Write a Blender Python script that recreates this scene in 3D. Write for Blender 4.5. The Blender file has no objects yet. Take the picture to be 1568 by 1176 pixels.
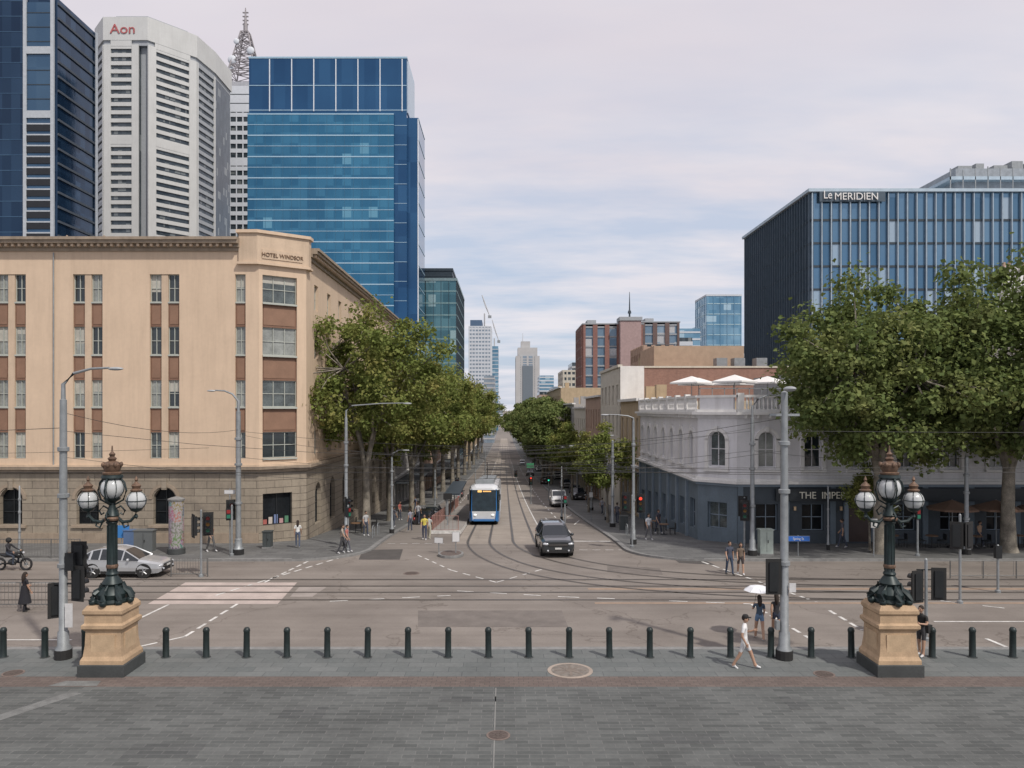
import bpy, math, random
import numpy as np
from mathutils import Vector, Matrix
R=random.Random(7)
CX,CY,FP,H0=772.0,628.0,1180.0,8.4
def PX(px,Y): return (px-CX)*Y/FP
def PZ(py,Y): return H0+(CY-py)*Y/FP
scene=bpy.context.scene
COL=scene.collection
# ------------------------------------------------------------ terrain profile
GP=[(-60,0),(40,0),(44,0),(47,-.04),(50,-.16),(53,-.34),(56,-.55),(60,-.85),(66,-1.3),(73,-1.8),(82,-2.4),(93,-3.1),(110,-4.1),(130,-5.1),(160,-6.5),(200,-8.2),(250,-10),(300,-11.6),(400,-14),(600,-17),(1000,-18),(1600,-12),(3000,-3),(9000,0)]
def gz(y):
    if y<=GP[0][0]: return 0
    for (a,za),(b,zb) in zip(GP,GP[1:]):
        if y<=b: return za+(zb-za)*(y-a)/(b-a)
    return 0
RD=-.12
def gy(py,z=RD): return (H0-z)*FP/(py-CY)
# ------------------------------------------------------------ materials
MATS={}
def nodes(name):
    m=bpy.data.materials.new(name); m.use_nodes=True
    nt=m.node_tree; b=nt.nodes['Principled BSDF']
    return m,nt,b
def L(nt,a,b): nt.links.new(a,b)
def mixc(nt,fac,a,b,bt='MIX'):
    n=nt.nodes.new('ShaderNodeMix'); n.data_type='RGBA'; n.blend_type=bt
    for s,v in ((0,fac),(6,a),(7,b)):
        if hasattr(v,'links'): L(nt,v,n.inputs[s])
        else: n.inputs[s].default_value=v if s==0 else (v[0],v[1],v[2],1)
    return n.outputs[2]
def noise(nt,vec,scale,detail=4,rough=.55):
    n=nt.nodes.new('ShaderNodeTexNoise'); n.inputs['Scale'].default_value=scale
    n.inputs['Detail'].default_value=detail; n.inputs['Roughness'].default_value=rough
    if vec is not None: L(nt,vec,n.inputs['Vector'])
    return n.outputs['Fac']
def ramp(nt,v,a,b):
    n=nt.nodes.new('ShaderNodeMapRange'); n.inputs[1].default_value=a; n.inputs[2].default_value=b
    L(nt,v,n.inputs[0]); return n.outputs[0]
def pos(nt,sc=(1,1,1),obj=False):
    if obj: o=nt.nodes.new('ShaderNodeTexCoord').outputs['Object']
    else: o=nt.nodes.new('ShaderNodeNewGeometry').outputs['Position']
    m=nt.nodes.new('ShaderNodeMapping'); m.inputs['Scale'].default_value=sc; L(nt,o,m.inputs[0]); return m.outputs[0]
def mul(c,k): return tuple(min(1,x*k) for x in c)
def mat(name,col,rough=.75,metal=0,var=.15,scale=1.5,bump=0,obj=False,coat=0,streak=0,spec=.5):
    if name in MATS: return MATS[name]
    m,nt,b=nodes(name)
    p=pos(nt,obj=obj)
    n1=noise(nt,p,scale,4); n1=ramp(nt,n1,.3,.7)
    c=mixc(nt,n1,mul(col,1-var),mul(col,1+var))
    n2=ramp(nt,noise(nt,p,scale*9,2),.3,.7)
    c=mixc(nt,n2,c,mixc(nt,1.0,c,(1-var*.8,)*3,'MULTIPLY'))
    if streak:
        s=ramp(nt,noise(nt,pos(nt,(1.6,1.6,.12)),1.3,4,.7),.45,.8)
        c=mixc(nt,s,c,mixc(nt,1.0,c,(1-streak,1-streak*1.05,1-streak*1.1),'MULTIPLY'))
    L(nt,c,b.inputs['Base Color'])
    b.inputs['Roughness'].default_value=rough; b.inputs['Metallic'].default_value=metal
    b.inputs['Coat Weight'].default_value=coat; b.inputs['Coat Roughness'].default_value=.05
    b.inputs['Specular IOR Level'].default_value=spec
    if bump:
        bn=nt.nodes.new('ShaderNodeBump'); bn.inputs['Strength'].default_value=bump; bn.inputs['Distance'].default_value=.02
        L(nt,noise(nt,p,scale*14,3),bn.inputs['Height']); L(nt,bn.outputs[0],b.inputs['Normal'])
    MATS[name]=m; return m
def brickmat(name,c1,c2,mort,bw,bh,ms=.012,vert=False,rough=.8,big=.25,bump=.3,streak=0):
    if name in MATS: return MATS[name]
    m,nt,b=nodes(name)
    g=nt.nodes.new('ShaderNodeNewGeometry').outputs['Position']
    if vert:
        s=nt.nodes.new('ShaderNodeSeparateXYZ'); L(nt,g,s.inputs[0])
        ad=nt.nodes.new('ShaderNodeMath'); L(nt,s.outputs[0],ad.inputs[0]); L(nt,s.outputs[1],ad.inputs[1])
        cb=nt.nodes.new('ShaderNodeCombineXYZ'); L(nt,ad.outputs[0],cb.inputs[0]); L(nt,s.outputs[2],cb.inputs[1]); v=cb.outputs[0]
    else: v=g
    bt=nt.nodes.new('ShaderNodeTexBrick'); L(nt,v,bt.inputs['Vector'])
    bt.inputs['Scale'].default_value=1; bt.inputs['Brick Width'].default_value=bw; bt.inputs['Row Height'].default_value=bh
    bt.inputs['Mortar Size'].default_value=ms; bt.inputs['Mortar Smooth'].default_value=.3; bt.inputs['Bias'].default_value=0
    for k,c in (('Color1',c1),('Color2',c2),('Mortar',mort)): bt.inputs[k].default_value=(*c,1)
    n=ramp(nt,noise(nt,g,.35,5,.65),.3,.72)
    c=mixc(nt,n,mixc(nt,1.0,bt.outputs[0],(1-big,)*3,'MULTIPLY'),bt.outputs[0])
    n3=ramp(nt,noise(nt,g,7,3),.3,.7)
    c=mixc(nt,n3,mixc(nt,1.0,c,(.85,.85,.86),'MULTIPLY'),c)
    if streak:
        s2=ramp(nt,noise(nt,pos(nt,(1.6,1.6,.15)),1.3,4,.7),.45,.8)
        c=mixc(nt,s2,c,mixc(nt,1.0,c,(1-streak,)*3,'MULTIPLY'))
    L(nt,c,b.inputs['Base Color']); b.inputs['Roughness'].default_value=rough
    bn=nt.nodes.new('ShaderNodeBump'); bn.inputs['Strength'].default_value=bump; bn.inputs['Distance'].default_value=.02; bn.invert=True
    L(nt,bt.outputs['Fac'],bn.inputs['Height']); L(nt,bn.outputs[0],b.inputs['Normal'])
    MATS[name]=m; return m
def cwall(name,c1,c2,cx,cz,metal=.5,rough=.1,blind=None,pb=.85,wav=.15):
    """curtain wall glass: every pane gets its own tint; some panes carry blinds"""
    if name in MATS: return MATS[name]
    m,nt,b=nodes(name)
    g=nt.nodes.new('ShaderNodeNewGeometry').outputs['Position']
    mp=nt.nodes.new('ShaderNodeMapping'); mp.inputs['Location'].default_value=(.37,.41,.0); mp.inputs['Scale'].default_value=(1/cx,1/cx,1/cz); L(nt,g,mp.inputs[0])
    fl=nt.nodes.new('ShaderNodeVectorMath'); fl.operation='FLOOR'; L(nt,mp.outputs[0],fl.inputs[0])
    w=nt.nodes.new('ShaderNodeTexWhiteNoise'); w.noise_dimensions='3D'; L(nt,fl.outputs[0],w.inputs['Vector'])
    c=mixc(nt,w.outputs['Value'],c1,c2)
    big=ramp(nt,noise(nt,pos(nt,(1,1,1)),.045,3),.35,.65)
    c=mixc(nt,big,mixc(nt,1.0,c,(.68,.73,.78),'MULTIPLY'),c)
    if blind:
        gt=nt.nodes.new('ShaderNodeMath'); gt.operation='GREATER_THAN'; gt.inputs[1].default_value=pb
        w2=nt.nodes.new('ShaderNodeTexWhiteNoise'); w2.noise_dimensions='4D'; w2.inputs['W'].default_value=3.3; L(nt,fl.outputs[0],w2.inputs['Vector'])
        L(nt,w2.outputs['Value'],gt.inputs[0]); c=mixc(nt,gt.outputs[0],c,blind)
    L(nt,c,b.inputs['Base Color']); b.inputs['Metallic'].default_value=metal; b.inputs['Roughness'].default_value=rough
    bn=nt.nodes.new('ShaderNodeBump'); bn.inputs['Strength'].default_value=wav; bn.inputs['Distance'].default_value=.05
    L(nt,noise(nt,g,.6,2),bn.inputs['Height']); L(nt,bn.outputs[0],b.inputs['Normal'])
    MATS[name]=m; return m
# ------------------------------------------------------------ mesh builder
class Fr:
    def __init__(s,A,B):
        s.A=A; dx,dy=B[0]-A[0],B[1]-A[1]; s.len=math.hypot(dx,dy); s.d=(dx/s.len,dy/s.len); s.n=(s.d[1],-s.d[0])
    def __call__(s,u,w,z): return (s.A[0]+s.d[0]*u+s.n[0]*w, s.A[1]+s.d[1]*u+s.n[1]*w, z)
class Part:
    def __init__(s,mat,smooth=False): s.v=[];s.f=[];s.mat=mat;s.smooth=smooth
    def add(s,vs,fs):
        b=len(s.v); s.v+=[tuple(p) for p in vs]; s.f+=[tuple(i+b for i in f) for f in fs]
    def hexa(s,p): s.add(p,[(0,3,2,1),(4,5,6,7),(0,1,5,4),(1,2,6,5),(2,3,7,6),(3,0,4,7)])
    def box(s,x0,x1,y0,y1,z0,z1): s.hexa([(x0,y0,z0),(x1,y0,z0),(x1,y1,z0),(x0,y1,z0),(x0,y0,z1),(x1,y0,z1),(x1,y1,z1),(x0,y1,z1)])
    def fbox(s,F,u0,u1,w0,w1,z0,z1):
        s.hexa([F(u0,w1,z0),F(u1,w1,z0),F(u1,w0,z0),F(u0,w0,z0),F(u0,w1,z1),F(u1,w1,z1),F(u1,w0,z1),F(u0,w0,z1)])
    def obox(s,c,sx,sy,sz,M):
        pts=[]
        for z in(-.5,.5):
            for x,y in((-.5,-.5),(.5,-.5),(.5,.5),(-.5,.5)): pts.append(Vector(c)+M@Vector((x*sx,y*sy,z*sz)))
        s.hexa(pts)
    def poly(s,pts): s.add(pts,[tuple(range(len(pts)))])
    def prism(s,poly,z0,z1,bottom=True):
        n=len(poly); vs=[(x,y,z0) for x,y in poly]+[(x,y,z1) for x,y in poly]
        fs=[(i,(i+1)%n,(i+1)%n+n,i+n) for i in range(n)]+[tuple(range(n,2*n))]
        if bottom: fs.append(tuple(range(n-1,-1,-1)))
        s.add(vs,fs)
    def tube(s,pts,rads,n=8,caps=True):
        pts=[Vector(p) for p in pts]
        if not hasattr(rads,'__len__'): rads=[rads]*len(pts)
        vs=[];
        for i,p in enumerate(pts):
            t=(pts[min(i+1,len(pts)-1)]-pts[max(i-1,0)]).normalized()
            a=Vector((0,0,1)) if abs(t.z)<.9 else Vector((1,0,0))
            e1=t.cross(a).normalized(); e2=t.cross(e1)
            for k in range(n):
                an=2*math.pi*k/n; vs.append(p+(e1*math.cos(an)+e2*math.sin(an))*rads[i])
        fs=[(i*n+k,i*n+(k+1)%n,(i+1)*n+(k+1)%n,(i+1)*n+k) for i in range(len(pts)-1) for k in range(n)]
        if caps: fs+= [tuple(range(n-1,-1,-1)),tuple(range((len(pts)-1)*n,len(pts)*n))]
        s.add(vs,fs)
    def lathe(s,c,prof,n=16,sq=False):
        cx,cy,cz=c; vs=[]
        for r,z in prof:
            for k in range(n):
                an=2*math.pi*(k+.5)/n; vs.append((cx+r*math.cos(an),cy+r*math.sin(an),cz+z))
        m=len(prof)
        fs=[(i*n+k,i*n+(k+1)%n,(i+1)*n+(k+1)%n,(i+1)*n+k) for i in range(m-1) for k in range(n)]
        fs+=[tuple(range(n-1,-1,-1)),tuple(range((m-1)*n,m*n))]
        s.add(vs,fs)
    def ball(s,c,r,sc=(1,1,1),n=12,m=8):
        vs=[(c[0],c[1],c[2]-r*sc[2])];
        for i in range(1,m):
            ph=-math.pi/2+math.pi*i/m
            for k in range(n):
                an=2*math.pi*k/n; vs.append((c[0]+r*sc[0]*math.cos(ph)*math.cos(an),c[1]+r*sc[1]*math.cos(ph)*math.sin(an),c[2]+r*sc[2]*math.sin(ph)))
        vs.append((c[0],c[1],c[2]+r*sc[2])); N=len(vs)-1
        fs=[(0,1+(k+1)%n,1+k) for k in range(n)]
        for i in range(m-2):
            for k in range(n):
                a=1+i*n; fs.append((a+k,a+(k+1)%n,a+n+(k+1)%n,a+n+k))
        a=1+(m-2)*n; fs+=[(a+k,a+(k+1)%n,N) for k in range(n)]
        s.add(vs,fs)
def mkmesh(name,p):
    me=bpy.data.meshes.new(name); me.from_pydata(p.v,[],p.f); me.materials.append(p.mat)
    if p.smooth:
        me.polygons.foreach_set('use_smooth',[True]*len(me.polygons))
        try: me.set_sharp_from_angle(angle=math.radians(40))
        except Exception: pass
    me.update(); return me
class O:
    def __init__(s,name): s.name=name; s.parts={}; s.kids=[]
    def p(s,part,m=None,smooth=False):
        if part not in s.parts: s.parts[part]=Part(m,smooth)
        return s.parts[part]
    def done(s,loc=None,rot=(0,0,0),scale=1):
        root=bpy.data.objects.new(s.name,None); root.empty_display_size=.3; COL.objects.link(root)
        off=(0,0,0)
        if loc is None:
            al=np.array([v for p in s.parts.values() for v in p.v]); mn=al.min(0);mx=al.max(0)
            off=(float((mn[0]+mx[0])/2),float((mn[1]+mx[1])/2),float(mn[2])); loc=off
            for p in s.parts.values(): p.v=[(v[0]-off[0],v[1]-off[1],v[2]-off[2]) for v in p.v]
        s.meshes=[]
        for k,p in s.parts.items():
            if not p.v: continue
            me=mkmesh(k,p); s.meshes.append((k,me)); ob=bpy.data.objects.new(k,me); COL.objects.link(ob); ob.parent=root
        for ob in s.kids:
            ob.parent=root; ob.location=Vector(ob.location)-Vector(off)
        root.location=loc; root.rotation_euler=rot; root.scale=(scale,)*3
        s.root=root; return root
    def again(s,loc,rot=(0,0,0),scale=1,name=None):
        root=bpy.data.objects.new(name or s.name,None); root.empty_display_size=.3; COL.objects.link(root)
        for k,me in s.meshes:
            ob=bpy.data.objects.new(k,me); COL.objects.link(ob); ob.parent=root
        root.location=loc; root.rotation_euler=rot; root.scale=(scale,)*3 if not hasattr(scale,'__len__') else scale
        return root
def text(o,body,loc,size,F,m,ext=.03,sx=1):
    c=bpy.data.curves.new('lettering','FONT'); c.body=body; c.size=size; c.extrude=ext; c.align_x='CENTER'; c.materials.append(m)
    ob=bpy.data.objects.new('lettering',c); COL.objects.link(ob); ob.location=loc; ob.rotation_euler=(math.pi/2,0,math.atan2(F.d[1],F.d[0])); ob.scale=(sx,1,1)
    o.kids.append(ob)
def offset(poly,d):
    n=len(poly); out=[]
    for i in range(n):
        a,b,c=poly[i-1],poly[i],poly[(i+1)%n]
        f1=Fr(a,b).n; f2=Fr(b,c).n
        k=1+f1[0]*f2[0]+f1[1]*f2[1]
        out.append((b[0]+d*(f1[0]+f2[0])/k,b[1]+d*(f1[1]+f2[1])/k))
    return out
# ------------------------------------------------------------ facade helpers
def wall(PW,F,u0,u1,z0,z1,holes,dep=.3,PR=None):
    PR=PR or PW
    us=sorted({u0,u1}|{h[0] for h in holes}|{h[1] for h in holes}); zs=sorted({z0,z1}|{h[2] for h in holes}|{h[3] for h in holes})
    for i in range(len(us)-1):
        run=None
        for j in range(len(zs)-1):
            a,b,c,d=us[i],us[i+1],zs[j],zs[j+1]; mu,mz=(a+b)/2,(c+d)/2
            inh=any(h[0]<mu<h[1] and h[2]<mz<h[3] for h in holes)
            if inh:
                if run is not None: PW.poly([F(a,0,run),F(b,0,run),F(b,0,c),F(a,0,c)]); run=None
            elif run is None: run=c
        if run is not None: PW.poly([F(a,0,run),F(b,0,run),F(b,0,zs[-1]),F(a,0,zs[-1])])
    for h in holes:
        a,b,c,d=h[:4]
        PR.poly([F(a,0,c),F(a,-dep,c),F(a,-dep,d),F(a,0,d)]); PR.poly([F(b,-dep,c),F(b,0,c),F(b,0,d),F(b,-dep,d)])
        PR.poly([F(a,0,c),F(b,0,c),F(b,-dep,c),F(a,-dep,c)]); PR.poly([F(a,0,d),F(a,-dep,d),F(b,-dep,d),F(b,0,d)])
        if len(h)>4 and h[4]:
            r=(b-a)/2; m=(a+b)/2; rise=min(h[4],r); zs0=d-rise; N=8
            arc=[(m+r*math.cos(math.pi*k/(2*N)),zs0+rise*math.sin(math.pi*k/(2*N))) for k in range(N+1)]
            for sg in (1,-1):
                q=[(m+sg*(x-m),z) for x,z in arc]; cor=(m+sg*r,d-.002)
                for k in range(N):
                    PW.poly([F(cor[0],-.003,cor[1]),F(q[k][0],-.003,q[k][1]),F(q[k+1][0],-.003,q[k+1][1])])
                    PR.poly([F(q[k][0],0,q[k][1]),F(q[k][0],-dep,q[k][1]),F(q[k+1][0],-dep,q[k+1][1]),F(q[k+1][0],0,q[k+1][1])])
def window(o,F,h,dep,fm,gms,nx=1,nz=1,fw=.05,key='window_glass'):
    a,b,c,d=h[:4]; gi=R.randrange(len(gms)); g=gms[gi]
    o.p(key+'_'+g.name,g).poly([F(a,-dep+.01,c),F(b,-dep+.01,c),F(b,-dep+.01,d),F(a,-dep+.01,d)])
    P=o.p('window_frames_'+fm.name,fm); w0,w1=-dep+.012,-dep+.07
    P.fbox(F,a,a+fw,w0,w1,c,d); P.fbox(F,b-fw,b,w0,w1,c,d); P.fbox(F,a+fw,b-fw,w0,w1,c,c+fw); P.fbox(F,a+fw,b-fw,w0,w1,d-fw,d)
    for i in range(1,nx): u=a+(b-a)*i/nx; P.fbox(F,u-fw/2,u+fw/2,w0,w1+.004,c+fw,d-fw)
    for i in range(1,nz): z=c+(d-c)*i/nz; P.fbox(F,a+fw,b-fw,w0,w1-.004,z-fw/2,z+fw/2)
def tower(name,poly,zb,zt,core,band=None,fh=3.5,bh=.5,bd=.12,mull=None,ms=1.5,mw=.12,md=.2,z_first=None,cap=None,caph=1.2,edges=None,o=None,finish=True):
    o=o or O(name)
    o.p('glazed_core',core).prism(poly,zb,zt)
    if band:
        q=offset(poly,bd); z=z_first if z_first is not None else zb+fh
        while z+bh<zt-.3: o.p('floor_bands',band).prism(q,z,z+bh); z+=fh
    if mull:
        n=len(poly)
        for i in (edges if edges is not None else range(n)):
            F=Fr(poly[i],poly[(i+1)%n]); k=max(1,round(F.len/ms))
            for j in range(k+1):
                u=F.len*j/k; u=min(max(u,mw/2),F.len-mw/2)
                o.p('mullions',mull).fbox(F,u-mw/2,u+mw/2,-.05,md,zb,zt-.05)
    if cap:
        o.p('parapet',cap).prism(offset(poly,bd+.12),zt-caph*.5,zt+caph*.5)
    if finish: o.done()
    return o
def rect(x0,x1,y0,y1): return [(x0,y0),(x1,y0),(x1,y1),(x0,y1)]

# ------------------------------------------------------------ common materials
M_white=mat('white_paint',(.72,.71,.69),.6,var=.06,streak=.12)
M_black=mat('black_metal',(.018,.02,.022),.35,var=.2,obj=True)
M_dark=mat('dark_rubber',(.02,.02,.02),.8,var=.1)
M_galv=mat('galvanised_steel',(.30,.32,.33),.5,.4,var=.15,scale=3)
M_glass=mat('dark_window_glass',(.03,.04,.045),.06,0,var=.3,scale=.5,spec=.7)
M_void=mat('near_black_glass',(.014,.017,.02),.12,0,var=.4,scale=1,spec=.22)  # near-black glass with weak reflections
M_glassb=mat('curtained_window_glass',(.27,.285,.265),.15,0,var=.3,scale=1.2,coat=.6)
M_glassc=mat('half_dark_window_glass',(.10,.12,.12),.08,0,var=.5,scale=1.5,coat=.5)
M_chrome=mat('chrome',(.6,.6,.6),.15,1,var=.05)
M_tyre=mat('tyre_rubber',(.02,.02,.022),.85,var=.2)
M_line=mat('road_line_paint',(.66,.65,.62),.7,var=.25,scale=4)
# ------------------------------------------------------------ ground
def strip(P,x0,x1,y0,y1,dz):
    ys=[y0]+[g for g,_ in GP if y0<g<y1]+[y1]
    vs=[];fs=[]
    for i,y in enumerate(ys):
        xa=x0(y) if callable(x0) else x0; xb=x1(y) if callable(x1) else x1
        z=gz(y)+dz; vs+=[(xa,y,z),(xb,y,z)]
        if i: fs.append((2*i-2,2*i-1,2*i+1,2*i))
    P.add(vs,fs)
def asphalt():
    m,nt,b=nodes('asphalt'); g=nt.nodes.new('ShaderNodeNewGeometry').outputs['Position']
    a=ramp(nt,noise(nt,g,.22,5,.6),.35,.65)
    c=mixc(nt,a,(.20,.176,.156),(.265,.236,.21))
    s=ramp(nt,noise(nt,pos(nt,(.06,1.2,1)),1.1,4,.6),.4,.75)
    c=mixc(nt,s,c,mixc(nt,1.0,c,(.80,.79,.78),'MULTIPLY'))
    f=ramp(nt,noise(nt,g,22,2),.3,.7); c=mixc(nt,f,mixc(nt,1.0,c,(.86,.86,.86),'MULTIPLY'),c)
    st=ramp(nt,noise(nt,pos(nt,(1,1,1)),1.7,4,.7),.62,.72); c=mixc(nt,st,c,mixc(nt,1.0,c,(.82,.80,.78),'MULTIPLY'))
    v=nt.nodes.new('ShaderNodeTexVoronoi'); v.feature='DISTANCE_TO_EDGE'; v.inputs['Scale'].default_value=.13
    ds=nt.nodes.new('ShaderNodeVectorMath'); ds.operation='ADD'; nn=nt.nodes.new('ShaderNodeTexNoise'); nn.inputs['Scale'].default_value=.7; nn.inputs['Detail'].default_value=5
    L(nt,g,nn.inputs['Vector']); L(nt,g,ds.inputs[0])
    sc=nt.nodes.new('ShaderNodeVectorMath'); sc.operation='SCALE'; sc.inputs['Scale'].default_value=3; L(nt,nn.outputs['Color'],sc.inputs[0]); L(nt,sc.outputs[0],ds.inputs[1]); L(nt,ds.outputs[0],v.inputs['Vector'])
    cr=ramp(nt,v.outputs['Distance'],.0,.008); c=mixc(nt,cr,mixc(nt,1.0,c,(.68,.66,.64),'MULTIPLY'),c)
    L(nt,c,b.inputs['Base Color']); b.inputs['Roughness'].default_value=.85
    bn=nt.nodes.new('ShaderNodeBump'); bn.inputs['Strength'].default_value=.25; bn.inputs['Distance'].default_value=.01
    L(nt,noise(nt,g,40,2),bn.inputs['Height']); L(nt,bn.outputs[0],b.inputs['Normal']); return m
M_asph=asphalt()
o=O('road_surface'); P=o.p('asphalt_sheet',M_asph)
vs=[];fs=[]; xs=[-5000,-300,-60,-20,0,20,60,300,5000]
for i,(y,z) in enumerate(GP):
    vs+=[(x,y,z+RD) for x in xs]
    if i:
        for k in range(len(xs)-1): a=(i-1)*len(xs)+k; fs.append((a,a+1,a+1+len(xs),a+len(xs)))
P.add(vs,fs); P.v=[v for v in P.v]; o.done((0,0,0))
# forecourt
M_pav=brickmat('bluestone_pavers',(.098,.106,.102),(.15,.158,.152),(.185,.187,.18),.62,.2,.012,big=.36)
M_band=brickmat('brown_paver_band',(.15,.115,.10),(.185,.145,.125),(.095,.083,.077),.3,.15,.01)
M_pav2=brickmat('kerbside_pavers',(.145,.16,.157),(.185,.197,.192),(.10,.11,.11),.9,.45,.012,big=.25)
M_kerb=mat('kerb_stone',(.23,.23,.225),.8,var=.2,scale=3)
KY=27.35
o=O('forecourt_pavement')
o.p('paver_field',M_pav).box(-300,300,-20,23.4,-.5,0)
o.p('brown_band',M_band).box(-300,300,23.4,24.3,-.5,0.0)
o.p('kerbside_field',M_pav2).box(-300,300,24.3,KY-.3,-.5,0)
o.p('kerb',M_kerb).box(-300,300,KY-.3,KY,-.5,.004)
P=o.p('centre_joint',mat('light_joint',(.22,.22,.21),.8))
P.box(-.265,-.235,-10,23.3,0,.004)
M_lt=mat('lighter_paver_strip',(.18,.185,.18),.8,var=.25,scale=3)
o.p('light_strip',M_lt).poly([(-16,17.5,.004),(-15.5,17.5,.004),(-12.5,22.9,.004),(-13.0,22.9,.004)])
o.p('light_strip',M_lt).poly([(-13.9,23.45,.005),(-12.4,23.45,.005),(-12.5,23.9,.005),(-13.6,23.9,.005)])
M_odd=brickmat('replacement_pavers',(.08,.086,.085),(.12,.126,.122),(.16,.16,.155),.62,.2,.012)
for x,y,a,b in ((-6.2,21.0,1.24,.8),(3.72,19.4,1.86,.6),(8.06,21.6,.62,1.0),(-1.9,22.2,2.4,.4),(5.5,18.2,1.2,.6),(-9.3,18.6,1.8,.8)): o.p('replaced_pavers',M_odd).poly([(x,y,.004),(x+a,y,.004),(x+a,y+b,.004),(x,y+b,.004)])
o.done((0,0,0))
def cover(name,x,y,rx,c1,c2,z=.0):
    o=O(name); 
    o.p('rim',mat(name+'_rim',c1,.7,var=.15)).lathe((0,0,0),[(rx,0),(rx,.012),(rx*.86,.013)],36)
    o.p('plate',mat(name+'_plate',c2,.7,var=.3,scale=6)).lathe((0,0,0),[(rx*.84,0),(rx*.84,.016)],36)
    q=o.p('pattern',mat(name+'_pattern',mul(c1,.55),.7))
    for k in range(8):
        a=k*math.pi/4; F=Fr((0,0),(math.cos(a),math.sin(a))); q.fbox(F,rx*.2,rx*.7,-.04,.04,.016,.02)
    q.lathe((0,0,0),[(rx*.2,.016),(rx*.2,.022)],16)
    o.done((x,y,z))
cover('round_inlay_plaque',PX(873,24.85),24.85,.73,(.36,.30,.25),(.21,.185,.16))
cover('manhole_cover',PX(763,19.9),19.9,.31,(.18,.14,.12),(.10,.075,.065))
cover('manhole_cover',PX(1262,24.5),24.5,.33,(.06,.06,.06),(.05,.05,.05))
cover('manhole_cover',PX(630,gy(878)),gy(878),.42,(.07,.065,.06),(.06,.055,.05),RD)
cover('manhole_cover',PX(20,24.6),24.6,.33,(.06,.06,.06),(.05,.05,.05))
# far footpaths
M_fp=brickmat('footpath_bluestone',(.14,.142,.14),(.19,.192,.187),(.10,.10,.10),.9,.45,.012,big=.3)
def fpath(name,side,xin,y0):
    o=O(name); rr=4
    ys=[y0+rr*(1-math.cos(math.pi/2*k/8)) for k in range(9)]
    ys=sorted(set([round(y,3) for y in ys]+[float(g) for g,_ in GP if y0<g<=1000]))
    def xk(y):
        if y>=y0+rr: return xin
        return xin+rr-math.sqrt(max(0,rr*rr-(y0+rr-y)**2))
    P=o.p('paving',M_fp); K=o.p('kerb',M_kerb)
    for a,b in zip(ys,ys[1:]):
        xa,xb=xk(a),xk(b); za,zb=gz(a),gz(b)
        P.poly([(side*xa,a,za),(side*xb,b,zb),(side*300,b,zb),(side*300,a,za)])
        K.poly([(side*xa,a,za+.003),(side*xb,b,zb+.003),(side*xb,b,zb-.3),(side*xa,a,za-.3)])
        K.poly([(side*xa,a,za+.004),(side*xb,b,zb+.004),(side*(xb+.3),b,zb+.004),(side*(xa+.3),a,za+.004)])
    K.poly([(side*xk(y0),y0,.004),(side*300,y0,.004),(side*300,y0,-.3),(side*xk(y0),y0,-.3)])
    K.poly([(side*xk(y0),y0,.006),(side*300,y0,.006),(side*300,y0+.3,.006),(side*xk(y0),y0+.3,.006)])
    o.done((0,0,0))
fpath('footpath',-1,8.0,43.4); fpath('footpath',1,7.3,43.4)
# tram reserve surfaces, patches, markings
o=O('tram_lane_paving'); M_con=mat('worn_concrete_lane',(.32,.28,.24),.85,var=.14,scale=.6)
strip(o.p('lane_sheet',M_con),-3.1,2.75,50,700,RD+.004); o.done((0,0,0))
def gpt(px,py,dz=.004): Y=gy(py); return (PX(px,Y),Y,RD+dz)
o=O('road_repair_patch'); M_p1=mat('dark_asphalt_patch',(.085,.078,.073),.85,var=.15)
o.p('dark_patch',M_p1).poly([gpt(556,842),gpt(617,841),gpt(612,857),gpt(549,857)])
o.p('dark_patch',M_p1).poly([gpt(1020,848),gpt(1060,850),gpt(1095,865),gpt(1040,862)])
M_p2=mat('mid_asphalt_patch',(.17,.15,.135),.85,var=.15)
o.p('mid_patch',M_p2).poly([gpt(640,935,.0045),gpt(860,935,.0045),gpt(870,960,.0045),gpt(640,960,.0045)])
o.p('mid_patch',M_p2).poly([gpt(930,865,.0045),gpt(1010,870,.0045),gpt(1015,880,.0045),gpt(930,876,.0045)])
o.p('light_concrete',mat('pale_concrete_patch',(.46,.39,.355),.85,var=.12,scale=1.2)).poly([gpt(284,892),gpt(455,892),gpt(425,925),gpt(226,925)])
o.p('light_concrete2',mat('pale_concrete_patch2',(.31,.275,.25),.85,var=.12,scale=1.2)).poly([gpt(458,899),gpt(500,899),gpt(478,914),gpt(444,914)])
M_p3=mat('orange_worn_asphalt',(.32,.235,.175),.85,var=.15)
P=o.p('warm_track_paving',M_p3)
for a,b in ((36.55,36.9),(33.9,34.15)): P.box(4,80,a,b,RD,RD+.005)
o.done((0,0,0))
o=O('lane_markings'); P=o.p('paint',M_line)
def mline(x1,y1,x2,y2,w=.12,dash=0,gap=0,px=True):
    if px:
        Y1,Y2=gy(y1),gy(y2); x1,x2=PX(x1,Y1),PX(x2,Y2); y1,y2=Y1,Y2
    F=Fr((x1,y1),(x2,y2)); u=0
    while u<F.len:
        e=min(F.len,u+dash) if dash else F.len
        N=max(1,int((e-u)/1.5)) if F.A[1]>40 or y2>44 else 1
        for k in range(N):
            a=u+(e-u)*k/N; b=u+(e-u)*(k+1)/N
            q=[F(a,-w/2,0),F(b,-w/2,0),F(b,w/2,0),F(a,w/2,0)]
            P.poly([(x,y,gz(y)+RD+.0095) for x,y,_ in q])
        if not dash: break
        u=e+gap
mline(212,948,258,926,.12); mline(283,975,365,924,.13,.7,.35); mline(215,990,283,975,.12,.6,.4)
mline(330,912,560,842,.13,.6,.35); mline(405,892,475,858,.13,.6,.35)
mline(640,850,690,873,.1,.6,.5); mline(690,873,760,892,.1,.6,.5); mline(760,892,830,872,.1,.6,.5)
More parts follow.
